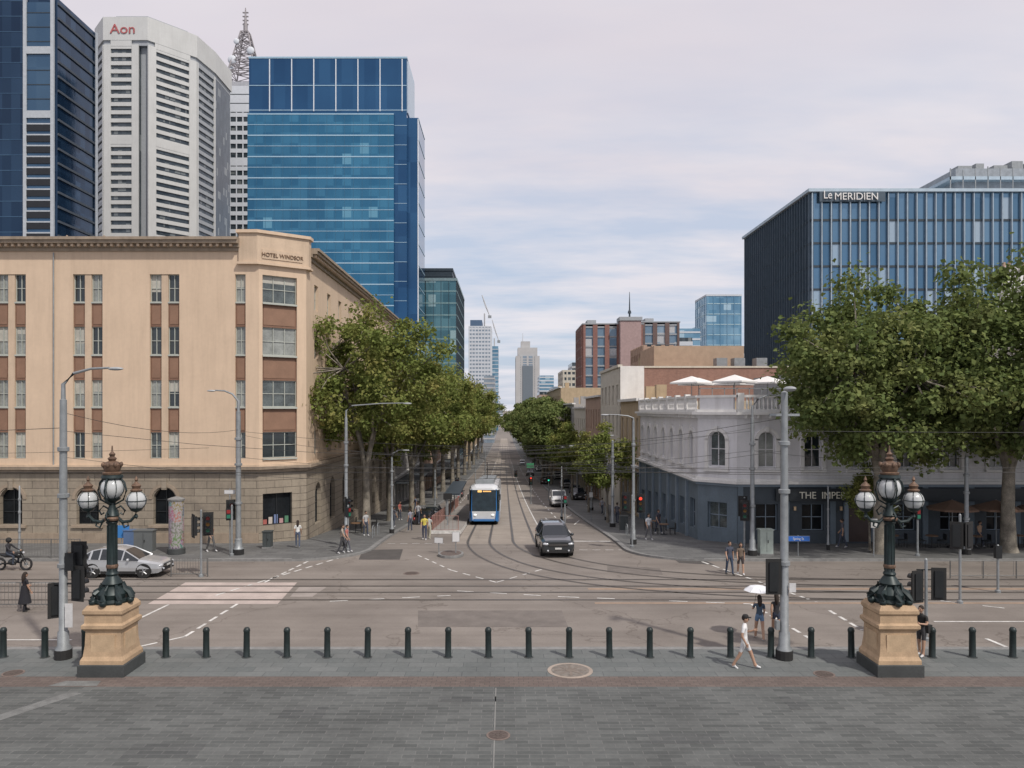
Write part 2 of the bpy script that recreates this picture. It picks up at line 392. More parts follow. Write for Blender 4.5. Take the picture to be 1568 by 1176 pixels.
mline(505,921,690,912,.1,.8,.8); mline(700,905,860,914,.1,.8,.8); mline(860,914,1150,925,.1,.8,.8)
mline(1060,855,1250,922,.14,.7,.35); mline(1150,925,1240,978,.14,.6,.35); mline(1270,935,1320,965,.14,.6,.35)
mline(1440,920,1568,935,.1,.8,.8); mline(1510,978,1568,1002,.15); mline(0,893,130,893,.1,.8,.8); mline(1430,952,1700,952,.12)
mline(0,980,110,980,.1); mline(455,858,500,852,.3)
for x,y0,y1,d,g in ((2.85,47,300,0,0),(5.0,58,300,2.5,3),(-3.25,60,300,0,0),(-5.7,95,300,2,3)): mline(x,y0,x,y1,.12,d,g,False)
mline(3.0,51.5,7.1,51.5,.35,px=False); mline(3.0,47.2,7.2,47.2,.12,.5,.3,px=False); mline(-7.6,50.2,-3.6,50.2,.12,.5,.3,px=False)
mline(6.0,66,6.9,71,.1,px=False); mline(6.1,75,6.9,79,.1,px=False)
for yy in (60,72): 
    mline(4.0,yy,4.0,yy+2.4,.15,px=False); mline(3.7,yy+.3,4.0,yy,.15,px=False); mline(4.3,yy+.3,4.0,yy-.001,.15,px=False)
o.done((0,0,0))
# tram rails
o=O('tram_rails'); P=o.p('rails',mat('rail_steel',(.055,.052,.05),.4,.6,var=.2,scale=4)); PG=o.p('rail_bed',mat('rail_groove',(.165,.145,.13),.85,var=.2,scale=3))
def rail(pts,off,w,dz,PP):
    n=len(pts); q=[]
    for i,(x,y) in enumerate(pts):
        a=pts[max(0,i-1)]; b=pts[min(n-1,i+1)]; F=Fr(a,b)
        q.append(((x+F.n[0]*(off-w/2),y+F.n[1]*(off-w/2)),(x+F.n[0]*(off+w/2),y+F.n[1]*(off+w/2))))
    for a,b in zip(q,q[1:]): PP.poly([(x,y,gz(y)+RD+dz) for x,y in (a[0],a[1],b[1],b[0])])
def track(pts):
    for s in (-.7175,.7175): rail(pts,s,.2,.0125,PG); rail(pts,s,.07,.018,P)
def straightpts(x):
    ys=[52]+[g for g,_ in GP if 52<g<=600]; return [(x,y) for y in ys]
def bez(a,b,c,d,n=26):
    out=[]
    for i in range(n+1):
        t=i/n; out.append(tuple((1-t)**3*a[k]+3*(1-t)**2*t*b[k]+3*(1-t)*t*t*c[k]+t**3*d[k] for k in(0,1)))
    return out
track(straightpts(-1.7)); track(straightpts(1.3))
track([(-120,38.0),(120,38.0)]); track([(-120,35.3),(120,35.3)])
track(bez((-1.7,52),(-1.7,42),(2.5,35.35),(19,35.32))); track(bez((1.3,52),(1.3,44),(5,38.05),(20,38.02)))
o.done((0,0,0))

# ------------------------------------------------------------ HOTEL (left corner)
M_beige=mat('beige_render',(.62,.475,.345),.85,var=.05,scale=.5,bump=.1,streak=.14)
M_beige2=mat('beige_trim',(.57,.44,.32),.8,var=.08,scale=1,streak=.2)
M_rust=brickmat('rusticated_stone',(.32,.27,.21),(.38,.325,.25),(.18,.15,.115),1.6,.48,.02,vert=True,big=.2,bump=.8,streak=.25)
M_corn=mat('weathered_cornice',(.33,.265,.20),.85,var=.15,streak=.3)
M_brown=mat('brown_spandrel',(.21,.115,.075),.7,var=.15,scale=2)
M_frame=mat('grey_window_frame',(.40,.42,.38),.6,var=.05)
GL=[M_glass,M_glassb,M_glassc,M_glassb]
o=O('corner_hotel_building')
FF=Fr((-64,49.5),(-15.75,49.5)); FC=Fr((-15.75,49.5),(-13.2,51.4)); FS=Fr((-13.2,51.4),(-13.2,92))
rows=[(5.3,6.97),(8.61,10.33),(11.97,13.77),(15.36,17.13)]
def strip_bay(F,uc,wd,n,pier=.42):
    a,b=uc-wd/2,uc+wd/2
    cw=(wd-(n-1)*pier)/n
    for i in range(n):
        x0=a+i*(cw+pier); x1=x0+cw
        for (z0,z1) in rows:
            window(o,F,(x0,x1,z0,z1),.26,M_frame,GL,2 if cw<1.3 else 3,2,.045)
            o.p('sills',M_frame).fbox(F,x0-.02,x1+.02,-.26,-.04,z0-.09,z0)
            if R.random()<.45:
                zz=z0+(z1-z0)*R.uniform(.35,.75); o.p('blinds',mat('linen_blind',(.46,.45,.40),.8)).fbox(F,x0+.05,x1-.05,-.248,-.244,zz,z1-.05)
        for (z0,z1) in zip([r[1] for r in rows[:-1]],[r[0]-.09 for r in rows[1:]]):
            o.p('spandrels',M_brown).fbox(F,x0,x1,-.27,-.12,z0,z1)
            o.p('spandrel_panels',mat('brown_panel_relief',(.25,.145,.095),.7,var=.1)).fbox(F,x0+.1,x1-.1,-.12,-.095,z0+.15,z1-.15)
        if i: o.p('piers',M_beige2).fbox(F,x0-pier,x0,-.27,-.05,5.3,17.13)
    return (a,b,5.3,17.13)
holes=[]; cs=[-21.82-4.93*k for k in range(9)]
for c in cs: holes.append(strip_bay(FF,c+64,1.9,2))
holes.append(strip_bay(FF,-16.95+64,.68,1))
wall(o.p('upper_walls',M_beige),FF,0,FF.len,4.9,18.6,holes,.27)
ch=[strip_bay(FC,1.38,2.3,1)]
wall(o.p('upper_walls',M_beige),FC,0,FC.len,4.9,18.6,ch,.27)
for z0,z1 in rows:
    o.p('bay_sills',M_frame).fbox(FC,.23,2.53,-.02,.1,z0-.12,z0-.02)
sh=[]
for k in range(10):
    u=2.2+k*3.9
    for z0,z1 in rows:
        h=(u,u+1.1,z0,z1); sh.append(h); window(o,FS,h,.27,M_frame,GL,2,2)
wall(o.p('upper_walls',M_beige),FS,0,FS.len,4.9,18.6,sh,.27)
gh=[]
for c in cs:
    h=(c+64-.72,c+64+.72,1.05,3.4,.72); gh.append(h); window(o,FF,h,.4,M_black,[M_void],2,3)
    o.p('keystones',M_rust).fbox(FF,c+64-.16,c+64+.16,.004,.1,3.3,4.0)
    PA=o.p('arch_mouldings',M_corn); 
    for k in range(9):
        a0=math.pi*k/9;a1=math.pi*(k+1)/9; r0,r1=.8,1.0; cc=c+64; zz=2.68
        PA.hexa([FF(cc+r0*math.cos(a0),0,zz+r0*math.sin(a0)),FF(cc+r1*math.cos(a0),0,zz+r1*math.sin(a0)),FF(cc+r1*math.cos(a1),0,zz+r1*math.sin(a1)),FF(cc+r0*math.cos(a1),0,zz+r0*math.sin(a1)),
                 FF(cc+r0*math.cos(a0),.06,zz+r0*math.sin(a0)),FF(cc+r1*math.cos(a0),.06,zz+r1*math.sin(a0)),FF(cc+r1*math.cos(a1),.06,zz+r1*math.sin(a1)),FF(cc+r0*math.cos(a1),.06,zz+r0*math.sin(a1))])
    o.p('base_sills',M_corn).fbox(FF,cc-1.0,cc+1.0,0,.14,.85,1.0)
wall(o.p('base_walls',M_rust),FF,0,FF.len,-.2,4.4,gh,.4)
gc=[(.25,2.2,.95,3.0)]; window(o,FC,gc[0],.3,M_black,[M_void],2,1)
wall(o.p('base_walls',M_rust),FC,0,FC.len,-.3,4.4,gc,.3)
gs=[]
for k in range(8):
    u=2.4+k*4.6; h=(u,u+1.7,.4-k*.28,3.3,.85); gs.append(h); window(o,FS,h,.35,M_black,[M_void,M_glass],2,2)
wall(o.p('base_walls',M_rust),FS,0,FS.len,-3.6,4.4,gs,.35)
poly=[(-64,49.5),(-15.75,49.5),(-13.2,51.4),(-13.2,92),(-64,92)]
o.p('string_course',M_corn).prism(offset(poly,.16),4.4,4.6); o.p('string_course_top',M_corn).prism(offset(poly,.38),4.6,4.78); o.p('string_course_top2',M_beige2).prism(offset(poly,.12),4.78,4.9)
o.p('plinth',M_corn).fbox(FF,0,FF.len-.02,.0,.1,-.3,.5)
def corn(F,a,b,z):
    for (w,c,d) in ((.14,0,.22),(.3,.22,.42),(.62,.42,.62),(.74,.62,.8)): o.p('cornice',M_corn).fbox(F,a,b,-.4,w,z+c,z+d)
    k=a+.3
    while k<b-.2: o.p('dentils',M_beige2).fbox(F,k,k+.16,.14,.5,z+.24,z+.4); k+=.42
corn(FF,0,FF.len-1.2,18.6); corn(FS,.5,FS.len,18.5)
o.p('roof_slab',M_corn).prism([(-64,50.4),(-17,50.4),(-14.2,52.6),(-14.2,92),(-64,92)],18.2,18.9)
qq=[(-17.0,49.32),(-15.8,49.32),(-13.02,51.38),(-13.02,52.0),(-14.5,53),(-17.0,53)]
o.p('corner_parapet',M_beige2).prism(qq,17.9,19.75); o.p('corner_coping',M_beige).prism(offset(qq,.14),19.75,19.95)
o.p('corner_lower_band',M_beige).prism(offset(qq,.12),17.75,17.9)
FK=Fr((-15.8,49.32),(-13.02,51.38))
o.p('sign_panel',M_beige2).fbox(FK,.3,3.0,.0,.05,18.15,18.75)
text(o,'HOTEL WINDSOR',FK(1.65,.08,18.3),.36,FK,mat('bronze_letters',(.16,.09,.05),.5),.02,.95)
Pd=o.p('downpipes',M_galv); Pd.tube([(-28.9,49.42,4.9),(-28.9,49.42,18.5)],.04,6)
for x in (-60,-50,-41,-36): o.p('roof_chimney',M_rust).box(x,x+.9,55,56,18.9,20.6)
for x in (-27.0,-29.5,-45): o.p('roof_finials',M_corn).lathe((x,52,18.9),[(.2,0),(.25,.3),(.1,.4),(.28,.75),(.12,1.0),(.05,1.3)],10)
o.p('roof_hut',mat('terracotta_roof',(.35,.2,.12),.8)).box(-56,-33,53,60,18.9,20.1)
o.p('roof_edge_tiles',mat('terracotta_roof',(.35,.2,.12),.8)).box(-60,-17.5,51.0,51.6,18.9,19.75)
for j,c in enumerate(((.4,.12,.1),(.5,.45,.4),(.15,.2,.35),(.5,.3,.3),(.1,.25,.15))): o.p('shop_display_%d'%j,mat('shop_item_%d'%j,c,.6)).fbox(FC,.35+j*.36,.6+j*.36,-.285,-.235,1.0,1.3+.14*(j%3))
o.done()

# ------------------------------------------------------------ PUB (right corner)
M_iw=mat('white_stucco',(.68,.675,.69),.75,var=.05,scale=1,streak=.2)
M_ig=mat('blue_grey_paint',(.13,.17,.205),.6,var=.12,scale=1,streak=.15)
M_ig3=mat('tree_shaded_slate_paint',(.05,.065,.08),.6,var=.12,scale=1)  # dark paint, with the shade of the street trees added to its colour
M_ig2=mat('blue_grey_trim',(.20,.25,.30),.6,var=.1)
o=O('corner_pub_building')
poly=[(14.9,49.3),(54,49.3),(54,73),(12.9,73),(12.9,51.3)]
FL=Fr((12.9,73),(12.9,51.3)); FC=Fr((12.9,51.3),(14.9,49.3)); FF=Fr((14.9,49.3),(54,49.3))
GI=[M_glass,M_glassc,M_glassb]
def imp(F,cs,wu,zb,cg,bm,bk):
    hs=[];hg=[]
    for c in cs:
        h=(c-wu/2,c+wu/2,4.75,7.0,wu/2); hs.append(h); window(o,F,h,.25,M_iw,GI,2,2)
        T=o.p('window_mouldings',M_white)
        T.fbox(F,c-wu/2-.28,c-wu/2-.06,0,.12,4.6,6.55); T.fbox(F,c+wu/2+.06,c+wu/2+.28,0,.12,4.6,6.55)
        T.fbox(F,c-wu/2-.3,c+wu/2+.3,0,.2,4.42,4.6)
        for k in range(8):
            a0=math.pi*k/8;a1=math.pi*(k+1)/8; r0,r1=wu/2+.06,wu/2+.28; zz=7.0-wu/2
            pts=[]
            for w in (0,.12):
                pts+=[F(c+r0*math.cos(a0),w,zz+r0*math.sin(a0)),F(c+r1*math.cos(a0),w,zz+r1*math.sin(a0)),F(c+r1*math.cos(a1),w,zz+r1*math.sin(a1)),F(c+r0*math.cos(a1),w,zz+r0*math.sin(a1))]
            T.hexa(pts)
        T.fbox(F,c-.1,c+.1,.0,.2,7.0,7.35)
    for c in cg:
        b=zb(c); h=(c-.7,c+.7,b+.7,b+.7+2.0 if b<-.5 else 2.4); hg.append(h); window(o,F,h,.3,M_ig2,[M_void,M_void,M_glassc],2,2)
    wall(o.p('upper_walls',M_iw),F,0,F.len,4.0,7.9,hs,.25); wall(o.p(bk,bm),F,0,F.len,-2.4,3.6,hg,.3)
imp(FL,[1.6+i*3.1 for i in range(7)],1.0,lambda c:gz(73-c),[1.6+i*3.1 for i in range(7)],M_ig,'base_walls')
imp(FC,[FC.len/2],1.15,lambda c:0,[FC.len/2],M_ig,'base_walls')
imp(FF,[1.9+i*2.95 for i in range(13)],1.05,lambda c:0,[1.9+i*2.95 for i in range(13) if i!=2],M_ig3,'front_base_walls')
for F in (FL,FF):
    k=0.0
    while k<F.len-.3:
        (o.p('ground_pilasters',M_ig2) if F is FL else o.p('front_pilasters',M_ig)).fbox(F,k+.02,k+.36,0,.14,-2.3,3.5); k+=3.1 if F is FL else 2.95
o.p('floor_cornice_a',M_ig2).prism(offset(poly,.15),3.5,3.68); o.p('floor_cornice_b',M_white).prism(offset(poly,.36),3.68,3.85); o.p('floor_cornice_c',M_white).prism(offset(poly,.14),3.85,4.0)
o.p('top_cornice_a',M_iw).prism(offset(poly,.15),7.9,8.1); o.p('top_cornice_b',M_white).prism(offset(poly,.45),8.1,8.28)
for F in (FL,FF,FC):
    o.p('parapet_rail',M_white).fbox(F,.0,F.len,-.12,.16,9.22,9.38); o.p('parapet_base',M_white).fbox(F,.0,F.len,-.12,.16,8.28,8.45)
    if F is FC: o.p('parapet_solid',M_iw).fbox(F,.2,F.len-.2,-.08,.1,8.45,9.22); continue
    k=0
    while k<F.len:
        o.p('parapet_posts',M_white).fbox(F,k,min(k+.4,F.len),-.16,.2,8.45,9.5); j=k+.62
        while j<min(k+3.0,F.len-.2): o.p('balusters',M_white).lathe(F(j,.02,8.45),[(.07,0),(.045,.12),(.085,.35),(.04,.65),(.07,.77)],6); j+=.27
        k+=3.1
    k=.4
    while k<F.len: o.p('brackets',M_white).fbox(F,k,k+.14,.15,.38,7.88,8.1); k+=.78
o.p('roof',mat('grey_roof_deck',(.2,.2,.2),.8)).prism(offset(poly,-.3),8.0,8.3)
o.p('sign_fascia',mat('dark_sign_board',(.02,.026,.032),.5)).fbox(FF,2.4,26,.16,.3,2.6,3.4)
text(o,'THE  IMPERIAL',FF(5.75,.34,2.78),.62,FF,mat('cream_letters',(.85,.82,.7),.5),.02,.95)
F=FF; c=1.9+2*2.95
o.p('entrance_arch',M_ig2).fbox(F,c-1.0,c-.75,0,.2,0,2.55); o.p('entrance_arch',M_ig2).fbox(F,c+.75,c+1.0,0,.2,0,2.55)
o.p('door',mat('dark_door',(.05,.03,.025),.5)).fbox(F,c-.75,c+.75,.0,.05,0,2.5)
for k in range(9): o.p('wall_lanterns',mat('warm_lantern',(.7,.5,.3),.5)).fbox(F,3.6+k*2.95,3.72+k*2.95,.05,.17,2.0,2.25)
U=o.p('roof_bar',mat('grey_cladding',(.28,.29,.3),.6)); U.box(22,30,60,68,8.3,11.2)
W=o.p('terrace_screen',M_galv)
for k in range(12): W.box(14.2+k*.9,14.25+k*.9,56,56.05,8.3,10)
W.box(14.2,24.2,56,56.05,9.95,10.02)
o.done()
M_canv=mat('white_canvas',(.75,.74,.72),.8,var=.06)
def umbrella(name,x,y,z,r,h,m,n=8,rise=.55):
    o=O(name); o.p('pole',M_galv).tube([(0,0,0),(0,0,h)],.03,6); P=o.p('canopy',m)
    pts=[(r*math.cos(2*math.pi*k/n),r*math.sin(2*math.pi*k/n),h-rise) for k in range(n)]
    for k in range(n):
        a,b=pts[k],pts[(k+1)%n]; P.poly([a,b,(0,0,h)]); P.poly([a,b,(b[0],b[1],b[2]-.12),(a[0],a[1],a[2]-.12)])
    o.p('foot',M_dark).lathe((0,0,0),[(.3,0),(.3,.06)],10); return o.done((x,y,z))
for x,y in ((14.6,60),(17.2,57.5),(15.9,63),(18.6,62.5),(20.5,60)): umbrella('terrace_umbrella',x,y,8.3,1.7,2.75,M_canv,4,.5)

# ------------------------------------------------------------ neighbours on right
M_crm=mat('cream_render',(.58,.54,.46),.8,var=.08,streak=.15)
M_brick=brickmat('red_brick',(.34,.17,.13),(.40,.21,.16),(.34,.27,.22),.24,.08,.01,vert=True,big=.25,streak=.2)
o=O('brick_warehouse_building')
FL=Fr((12.9,103),(12.9,85.6)); FF=Fr((12.9,85.6),(44,85.6))
hs=[]
for i in range(5):
    for z0 in (1.5,5.5,9): h=(1.2+i*3.3,2.6+i*3.3,z0,z0+2.3); hs.append(h); window(o,FL,h,.25,M_white,GI,2,2)
wall(o.p('street_wall',M_crm),FL,0,FL.len,-5,13.2,hs,.25)
o.p('white_party_wall',M_white).fbox(FF,0,2.65,-.3,0,-3,13.3); o.p('brick_wall',M_brick).fbox(FF,2.65,FF.len,-.3,-.05,-3,13.1)
o.p('mass',M_brick).box(13.3,44,85.95,103,-5,12.9); o.p('coping',M_crm).fbox(FF,2.65,FF.len,-.35,.05,13.1,13.3)
o.p('coping2',M_crm).fbox(FL,0,FL.len-.4,-.3,.2,13.2,13.5)
o.p('wall_sign',mat('faded_sign',(.3,.32,.36),.7,var=.3,scale=2)).fbox(FF,.5,2.2,.0,.03,8.2,8.9)
o.p('roof_box',mat('tan_plant_screen',(.42,.31,.22),.8,var=.1)).box(17.5,28,90,99,12.9,15.9)
for x in (24,26,28.5): o.p('roof_vents',M_galv).box(x,x+1.2,87,88.5,12.9,14.3)
o.done()
def terrace(name,x0,y0,y1,zt,side,m,nf=3,fm=M_white):
    o=O(name)
    if side>0: F=Fr((x0,y1),(x0,y0)); FN=Fr((x0,y0),(x0+14,y0))
    else: F=Fr((x0,y0),(x0,y1)); FN=Fr((x0-14,y0),(x0,y0))
    zb=gz(y1)-.5; g=gz((y0+y1)/2); hs=[]; fh=(zt-1-g)/nf; n=max(2,int(F.len/3))
    for j in range(nf):
        for i in range(n):
            u=(i+.5)*F.len/n; h=(u-.55 if j else u-1.0,u+.55 if j else u+1.0,g+j*fh+(.9 if j else .5),g+j*fh+fh-.7); hs.append(h); window(o,F,h,.22,fm,GI,2,2)
    wall(o.p('street_wall',m),F,0,F.len,zb,zt,hs,.22)
    o.p('end_wall',m).poly([FN(0,0,zb),FN(14,0,zb),FN(14,0,zt),FN(0,0,zt)])
    xa,xb=(x0+.3,x0+14) if side>0 else (x0-14,x0-.3)
    o.p('mass',m).box(xa,xb,y0+.02,y1-.02,zb,zt-.3)
    o.p('cornice',fm).fbox(F,0,F.len-.01,-.3,.35,zt-.01,zt+.25); o.p('mid_cornice',fm).fbox(F,.05,F.len-.05,0,.2,g+fh-.2,g+fh)
    o.p('verandah',mat('dark_awning',(.06,.07,.08),.6)).fbox(F,.1,F.len-.1,.02,2.6,g+fh-.75,g+fh-.6)
    for u in (F.len*.3,F.len*.75): o.p('chimneys',m).fbox(F,u,u+.9,-3,-2,zt-.3,zt+1.6)
    o.done()
M_c2=mat('ochre_render',(.45,.35,.23),.8,var=.1,streak=.2); M_c3=mat('grey_render',(.34,.33,.32),.8,var=.1,streak=.2); M_c4=mat('salmon_render',(.42,.29,.22),.8,var=.1,streak=.2)
terrace('shop_terrace_building',12.9,73.2,85.4,9.3,1,M_c2,2); terrace('shop_terrace_building',12.9,103.3,122,10.2,1,M_c4,3); terrace('shop_terrace_building',12.9,122.4,142,8.7,1,M_crm,3)
terrace('shop_terrace_building',12.9,142.4,175,9.5,1,M_c3,3); terrace('shop_terrace_building',12.9,175.4,230,13.5,1,M_c2,4); terrace('shop_terrace_building',12.9,230.4,300,10,1,M_crm,4); terrace('shop_terrace_building',12.9,300.5,420,13,1,M_c3,5)
terrace('shop_terrace_building',-13.2,92.4,125,10,-1,M_c3,3); terrace('shop_terrace_building',-13.2,125.4,170,12,-1,M_c4,4); terrace('shop_terrace_building',-13.2,170.5,225,9,-1,M_crm,4); terrace('shop_terrace_building',-13.2,300.5,420,14,-1,M_c2,5)
o=O('chimneyed_building'); o.p('walls',M_crm).box(43,70,62,80,-2,15.5); o.p('roof_edge',M_white).box(42.7,70.3,61.7,80.3,15.5,15.9)
for x in (42.9,44.2,46.2): 
    o.p('chimney_stacks',M_white).box(x,x+.9,66,67,15.9,20.4); o.p('chimney_caps',M_white).box(x-.12,x+1.02,65.88,67.12,20.4,20.65)
    for d in (.15,.55): o.p('chimney_pots',M_c4).lathe((x+d+.1,66.5,20.65),[(.14,0),(.11,.5)],8)
o.done()

# ------------------------------------------------------------ finned hotel tower
M_mg=cwall('tower_glass_panels',(.10,.20,.30),(.20,.33,.45),1.23,3.0,.65,.07,(.38,.47,.54),.9)
M_mgs=cwall('tower_shaded_side_glass',(.06,.11,.16),(.12,.20,.27),1.23,3.0,.5,.08,(.2,.26,.31),.92)  # darker copy of the front glass; the side face's shade is in its colour
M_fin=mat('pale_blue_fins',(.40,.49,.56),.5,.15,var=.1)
M_sfin=mat('shaded_slate_fins',(.085,.12,.155),.5,.2,var=.1)  # dark side fins, coloured for the face turned from the sun
M_dkf=mat('dark_frame',(.03,.045,.06),.5)
Yf=100; xl=PX(1242,Yf); zt=PZ(290,Yf)
o=O('finned_hotel_tower')
poly=rect(xl,xl+75,Yf,127); o.p('glazed_core',M_mg).prism(poly,-6,zt-.4)
F1=Fr(poly[0],poly[1]); F4=Fr(poly[3],poly[0])
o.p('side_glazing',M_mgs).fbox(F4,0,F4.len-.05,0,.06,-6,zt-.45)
zz=zt-4.0
while zz>0: o.p('floor_bands',M_dkf).prism(offset(poly,.1),zz-.14,zz+.14); zz-=3.0
k=0.0; i=0
while k<F1.len: 
    o.p('fins',M_fin).fbox(F1,k,k+.10,.0,.36,6,zt-.5); o.p('fin_dark_frames',M_dkf).fbox(F1,k+.10,k+.22,.0,.2,6,zt-.5)  # a dark frame strip stands beside each pale fin
    k+=1.23; i+=1
k=.2
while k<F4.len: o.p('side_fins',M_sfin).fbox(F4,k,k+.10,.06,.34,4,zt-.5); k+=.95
o.p('parapet',M_fin).prism(offset(poly,.5),zt-.4,zt); 
o.p('lower_dark_band',M_dkf).prism(offset(poly,.25),6,13.2)
text(o,'MERIDIEN',F1(5.6,.62,zt-1.5),1.3,F1,M_white,.05,1.0); text(o,'Le',F1(1.9,.62,zt-1.35),1.5,F1,M_white,.05,.8)
o.p('sign_backing',mat('navy_sign_backing',(.06,.09,.12),.5)).fbox(F1,.9,9.4,.43,.5,zt-1.7,zt-.42)
o.p('rooftop_plant',mat('roof_plant_grey',(.3,.33,.36),.6,var=.2)).box(PX(1470,105),PX(1720,105),106,118,zt,PZ(258,106))
o.p('rooftop_frames',M_fin).box(PX(1455,105),PX(1700,105),105,120,PZ(275,105),PZ(270,105))
P=o.p('rooftop_frames2',M_galv)
for k in range(14): x=PX(1455,105)+k*1.7; P.box(x,x+.12,105,105.1,zt,PZ(262,105)+R.random())
for k in range(6): x=PX(1480,105)+k*2.5; P.box(x,x+R.uniform(1,2),107,109,PZ(258,106),PZ(258,106)+R.uniform(.5,1.6))
o.done()

# ------------------------------------------------------------ city towers
Y=210
M_bg=cwall('deep_blue_glass',(.035,.16,.28),(.065,.235,.37),2.4,2.9,.6,.06,(.14,.34,.46),.965,.1)
M_bg2=cwall('navy_blue_glass',(.022,.085,.19),(.04,.13,.26),3.1,7,.55,.06,None)
M_bln=mat('white_blue_transoms',(.36,.52,.64),.5,.1,var=.05)
M_wln=mat('white_mullion',(.7,.74,.78),.5,var=.05)
o=O('blue_glass_tower')
xa,xb,xc=PX(379,Y),PX(603,Y),PX(622,Y)
zt1=PZ(86,Y); zt2=PZ(173,Y)
o.p('upper_core',M_bg2).prism(rect(xa,xc,Y+1.2,228),-8,zt1)
o.p('lower_box',M_bg).prism(rect(xa,xb,Y,Y+1.2),-8,zt2)
F=Fr((xa,Y),(xb,Y)); z=zt2-.3
k=0
while z>0: 
    o.p('transoms',M_bln).fbox(F,0,F.len,0,.1,z-.07 if k%2 else z-.15,z+.07 if k%2 else z+.15); z-=2.9; k+=1
k=.0
while k<F.len: o.p('thin_mullions',mat('blue_mullion',(.05,.16,.26),.4,.2)).fbox(F,k,k+.08,0,.06,0,zt2-.4); k+=2.4
F=Fr((xa,Y+1.2),(xc,Y+1.2))
for px in range(384,622,34): u=PX(px+27,Y)-xa; o.p('upper_mullions',M_wln).fbox(F,min(u,F.len)-.12,min(u,F.len)+.12,0,.25,PZ(168,Y),zt1-.3)
for py in (86,128,166): zz=PZ(py,Y); o.p('upper_rails',M_bln).fbox(F,0,F.len+.02,-.05,.12,zz-.12,zz+.06)
for py in range(190,470,30): zz=PZ(py,Y); o.p('strip_rails',M_bln).fbox(F,xb-xa+.05,xc-xa,0,.08,zz,zz+.12)
o.p('side_panel',mat('pale_side_cladding',(.5,.58,.66),.4,.2,var=.08)).box(xc,xc+.25,Y+2.2,227.5,PZ(168,Y),zt1-.4)
o.p('rear_block',M_bg2).prism(rect(xc-4,PX(637,Y)+.3,Y+3.2,230),-8,PZ(168,Y)-1)
Fq=Fr((PX(637,Y)+.3,Y+3.2),(PX(637,Y)+.3,230)); z=PZ(175,Y)
while z>0: o.p('rear_transoms',M_bln).fbox(Fq,0,Fq.len,0,.1,z,z+.2); z-=5.8
o.p('rear_corner',M_wln).box(PX(637,Y)+.1,PX(637,Y)+.36,Y+3.0,Y+3.2,0,PZ(170,Y)-1)
o.p('roof_coping',M_bln).prism(offset(rect(xa,xc,Y+1.2,228),.12),zt1,zt1+.4)
o.done()
Y=232; M_tg=cwall('teal_glass',(.06,.15,.18),(.13,.27,.30),2.2,3.6,.5,.08,(.3,.42,.42),.9)
xa,xb=PX(640,Y),PX(699,Y)
tower('teal_office_block',rect(xa,xb,Y,275),-10,PZ(428,Y),M_tg,mat('teal_band',(.18,.30,.32),.5),3.6,.45,.1,M_dkf,2.2,.1,.14,cap=mat('teal_cap',(.2,.28,.3),.5),caph=.8)
tower('dark_plant_block',rect(xa+.5,PX(692,240),242,262),20,PZ(411,240),mat('dark_louvre_wall',(.03,.045,.06),.5,.2),M_dkf,1.6,.3,.1,cap=M_dkf,caph=.8)
# far-left dark tower
Y=170
M_dg=cwall('dark_blue_glass',(.014,.036,.075),(.035,.075,.135),2,3.4,.55,.08,None); M_dg2=cwall('slate_blue_glass',(.05,.11,.19),(.08,.15,.23),3.0,12,.5,.1,None)
M_grf=mat('pale_granite',(.44,.47,.50),.6,var=.08)
o=O('dark_glass_tower'); xr=PX(88,Y); zt=PZ(-3,Y)
o.p('glazed_core',M_dg).prism(rect(-150,xr,Y,186),-8,zt)
F=Fr((-150,Y),(xr,Y)); u42=PX(42,Y)+150;u80=PX(79,Y)+150
o.p('granite_strips',M_grf).fbox(F,u42-.7,u42,0,.5,0,zt); o.p('granite_strips',M_grf).fbox(F,u80,u80+.7,0,.5,0,zt)
o.p('glass_bay',M_dg2).fbox(F,u42,u80,0,.15,0,zt-1)
for py in (78,176): zz=PZ(py,Y); o.p('granite_bands',M_grf).fbox(F,u42,u80,.15,.5,zz-.8,zz+.8)
z=PZ(188,Y)
while z>0: o.p('louvre_bands',mat('black_louvre',(.012,.014,.018),.5)).fbox(F,u42,u80,.15,.35,z-1.9,z-.5); o.p('louvre_rails',M_grf).fbox(F,u42,u80,.15,.4,z-.5,z-.2); z-=2.4
for py in range(20,176,22):
    if py not in (86,): zz=PZ(py,Y); o.p('bay_rails',M_dkf).fbox(F,u42,u80,.15,.22,zz-.1,zz+.1)
for zz in np.arange(0,zt,3.4): o.p('floor_lines',M_dg2).fbox(F,u42-30,u42-.75,0,.06,zz,zz+.15)
F=Fr((xr,Y),(xr,186)); z=zt-1
while z>0: o.p('side_bands',mat('side_granite',(.055,.068,.085),.6)).fbox(F,0,F.len,0,.3,z-.5,z); z-=3.2
o.p('side_edge',M_grf).fbox(F,F.len-.8,F.len,.3,.5,0,zt)
o.done()
# octagonal white tower
Y=250; k=Y/200
o=O('white_office_tower'); zt=PZ(27,Y)
pts=[(PX(160,Y),Y),(PX(213,Y),Y),(PX(213,Y),Y+3),(PX(226,Y),Y+3),(PX(226,Y),Y),(-83.9*k,209.8*k),(-82.5*k,219.4*k),(-82.5*k,290),(-109*k,290),(-109*k,206*k)]
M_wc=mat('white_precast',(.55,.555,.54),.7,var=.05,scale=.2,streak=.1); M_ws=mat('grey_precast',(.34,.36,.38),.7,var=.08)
M_og=cwall('office_dark_glass',(.04,.055,.065),(.09,.11,.125),1.3,2.65,.3,.12,(.2,.22,.22),.9)
o.p('glazed_core',M_og).prism(pts,-8,zt-9)
oc=[pts[0],pts[1],pts[4],pts[5],pts[6],pts[7],pts[8],pts[9]]
o.p('crown',M_wc).prism(offset(oc,.5),zt-7.5,zt)
o.p('crown_recess',M_ws).prism(oc,zt-9.1,zt-7.5)
o.p('roof_plant',M_ws).prism(offset(oc,-4),zt,zt+2.5)
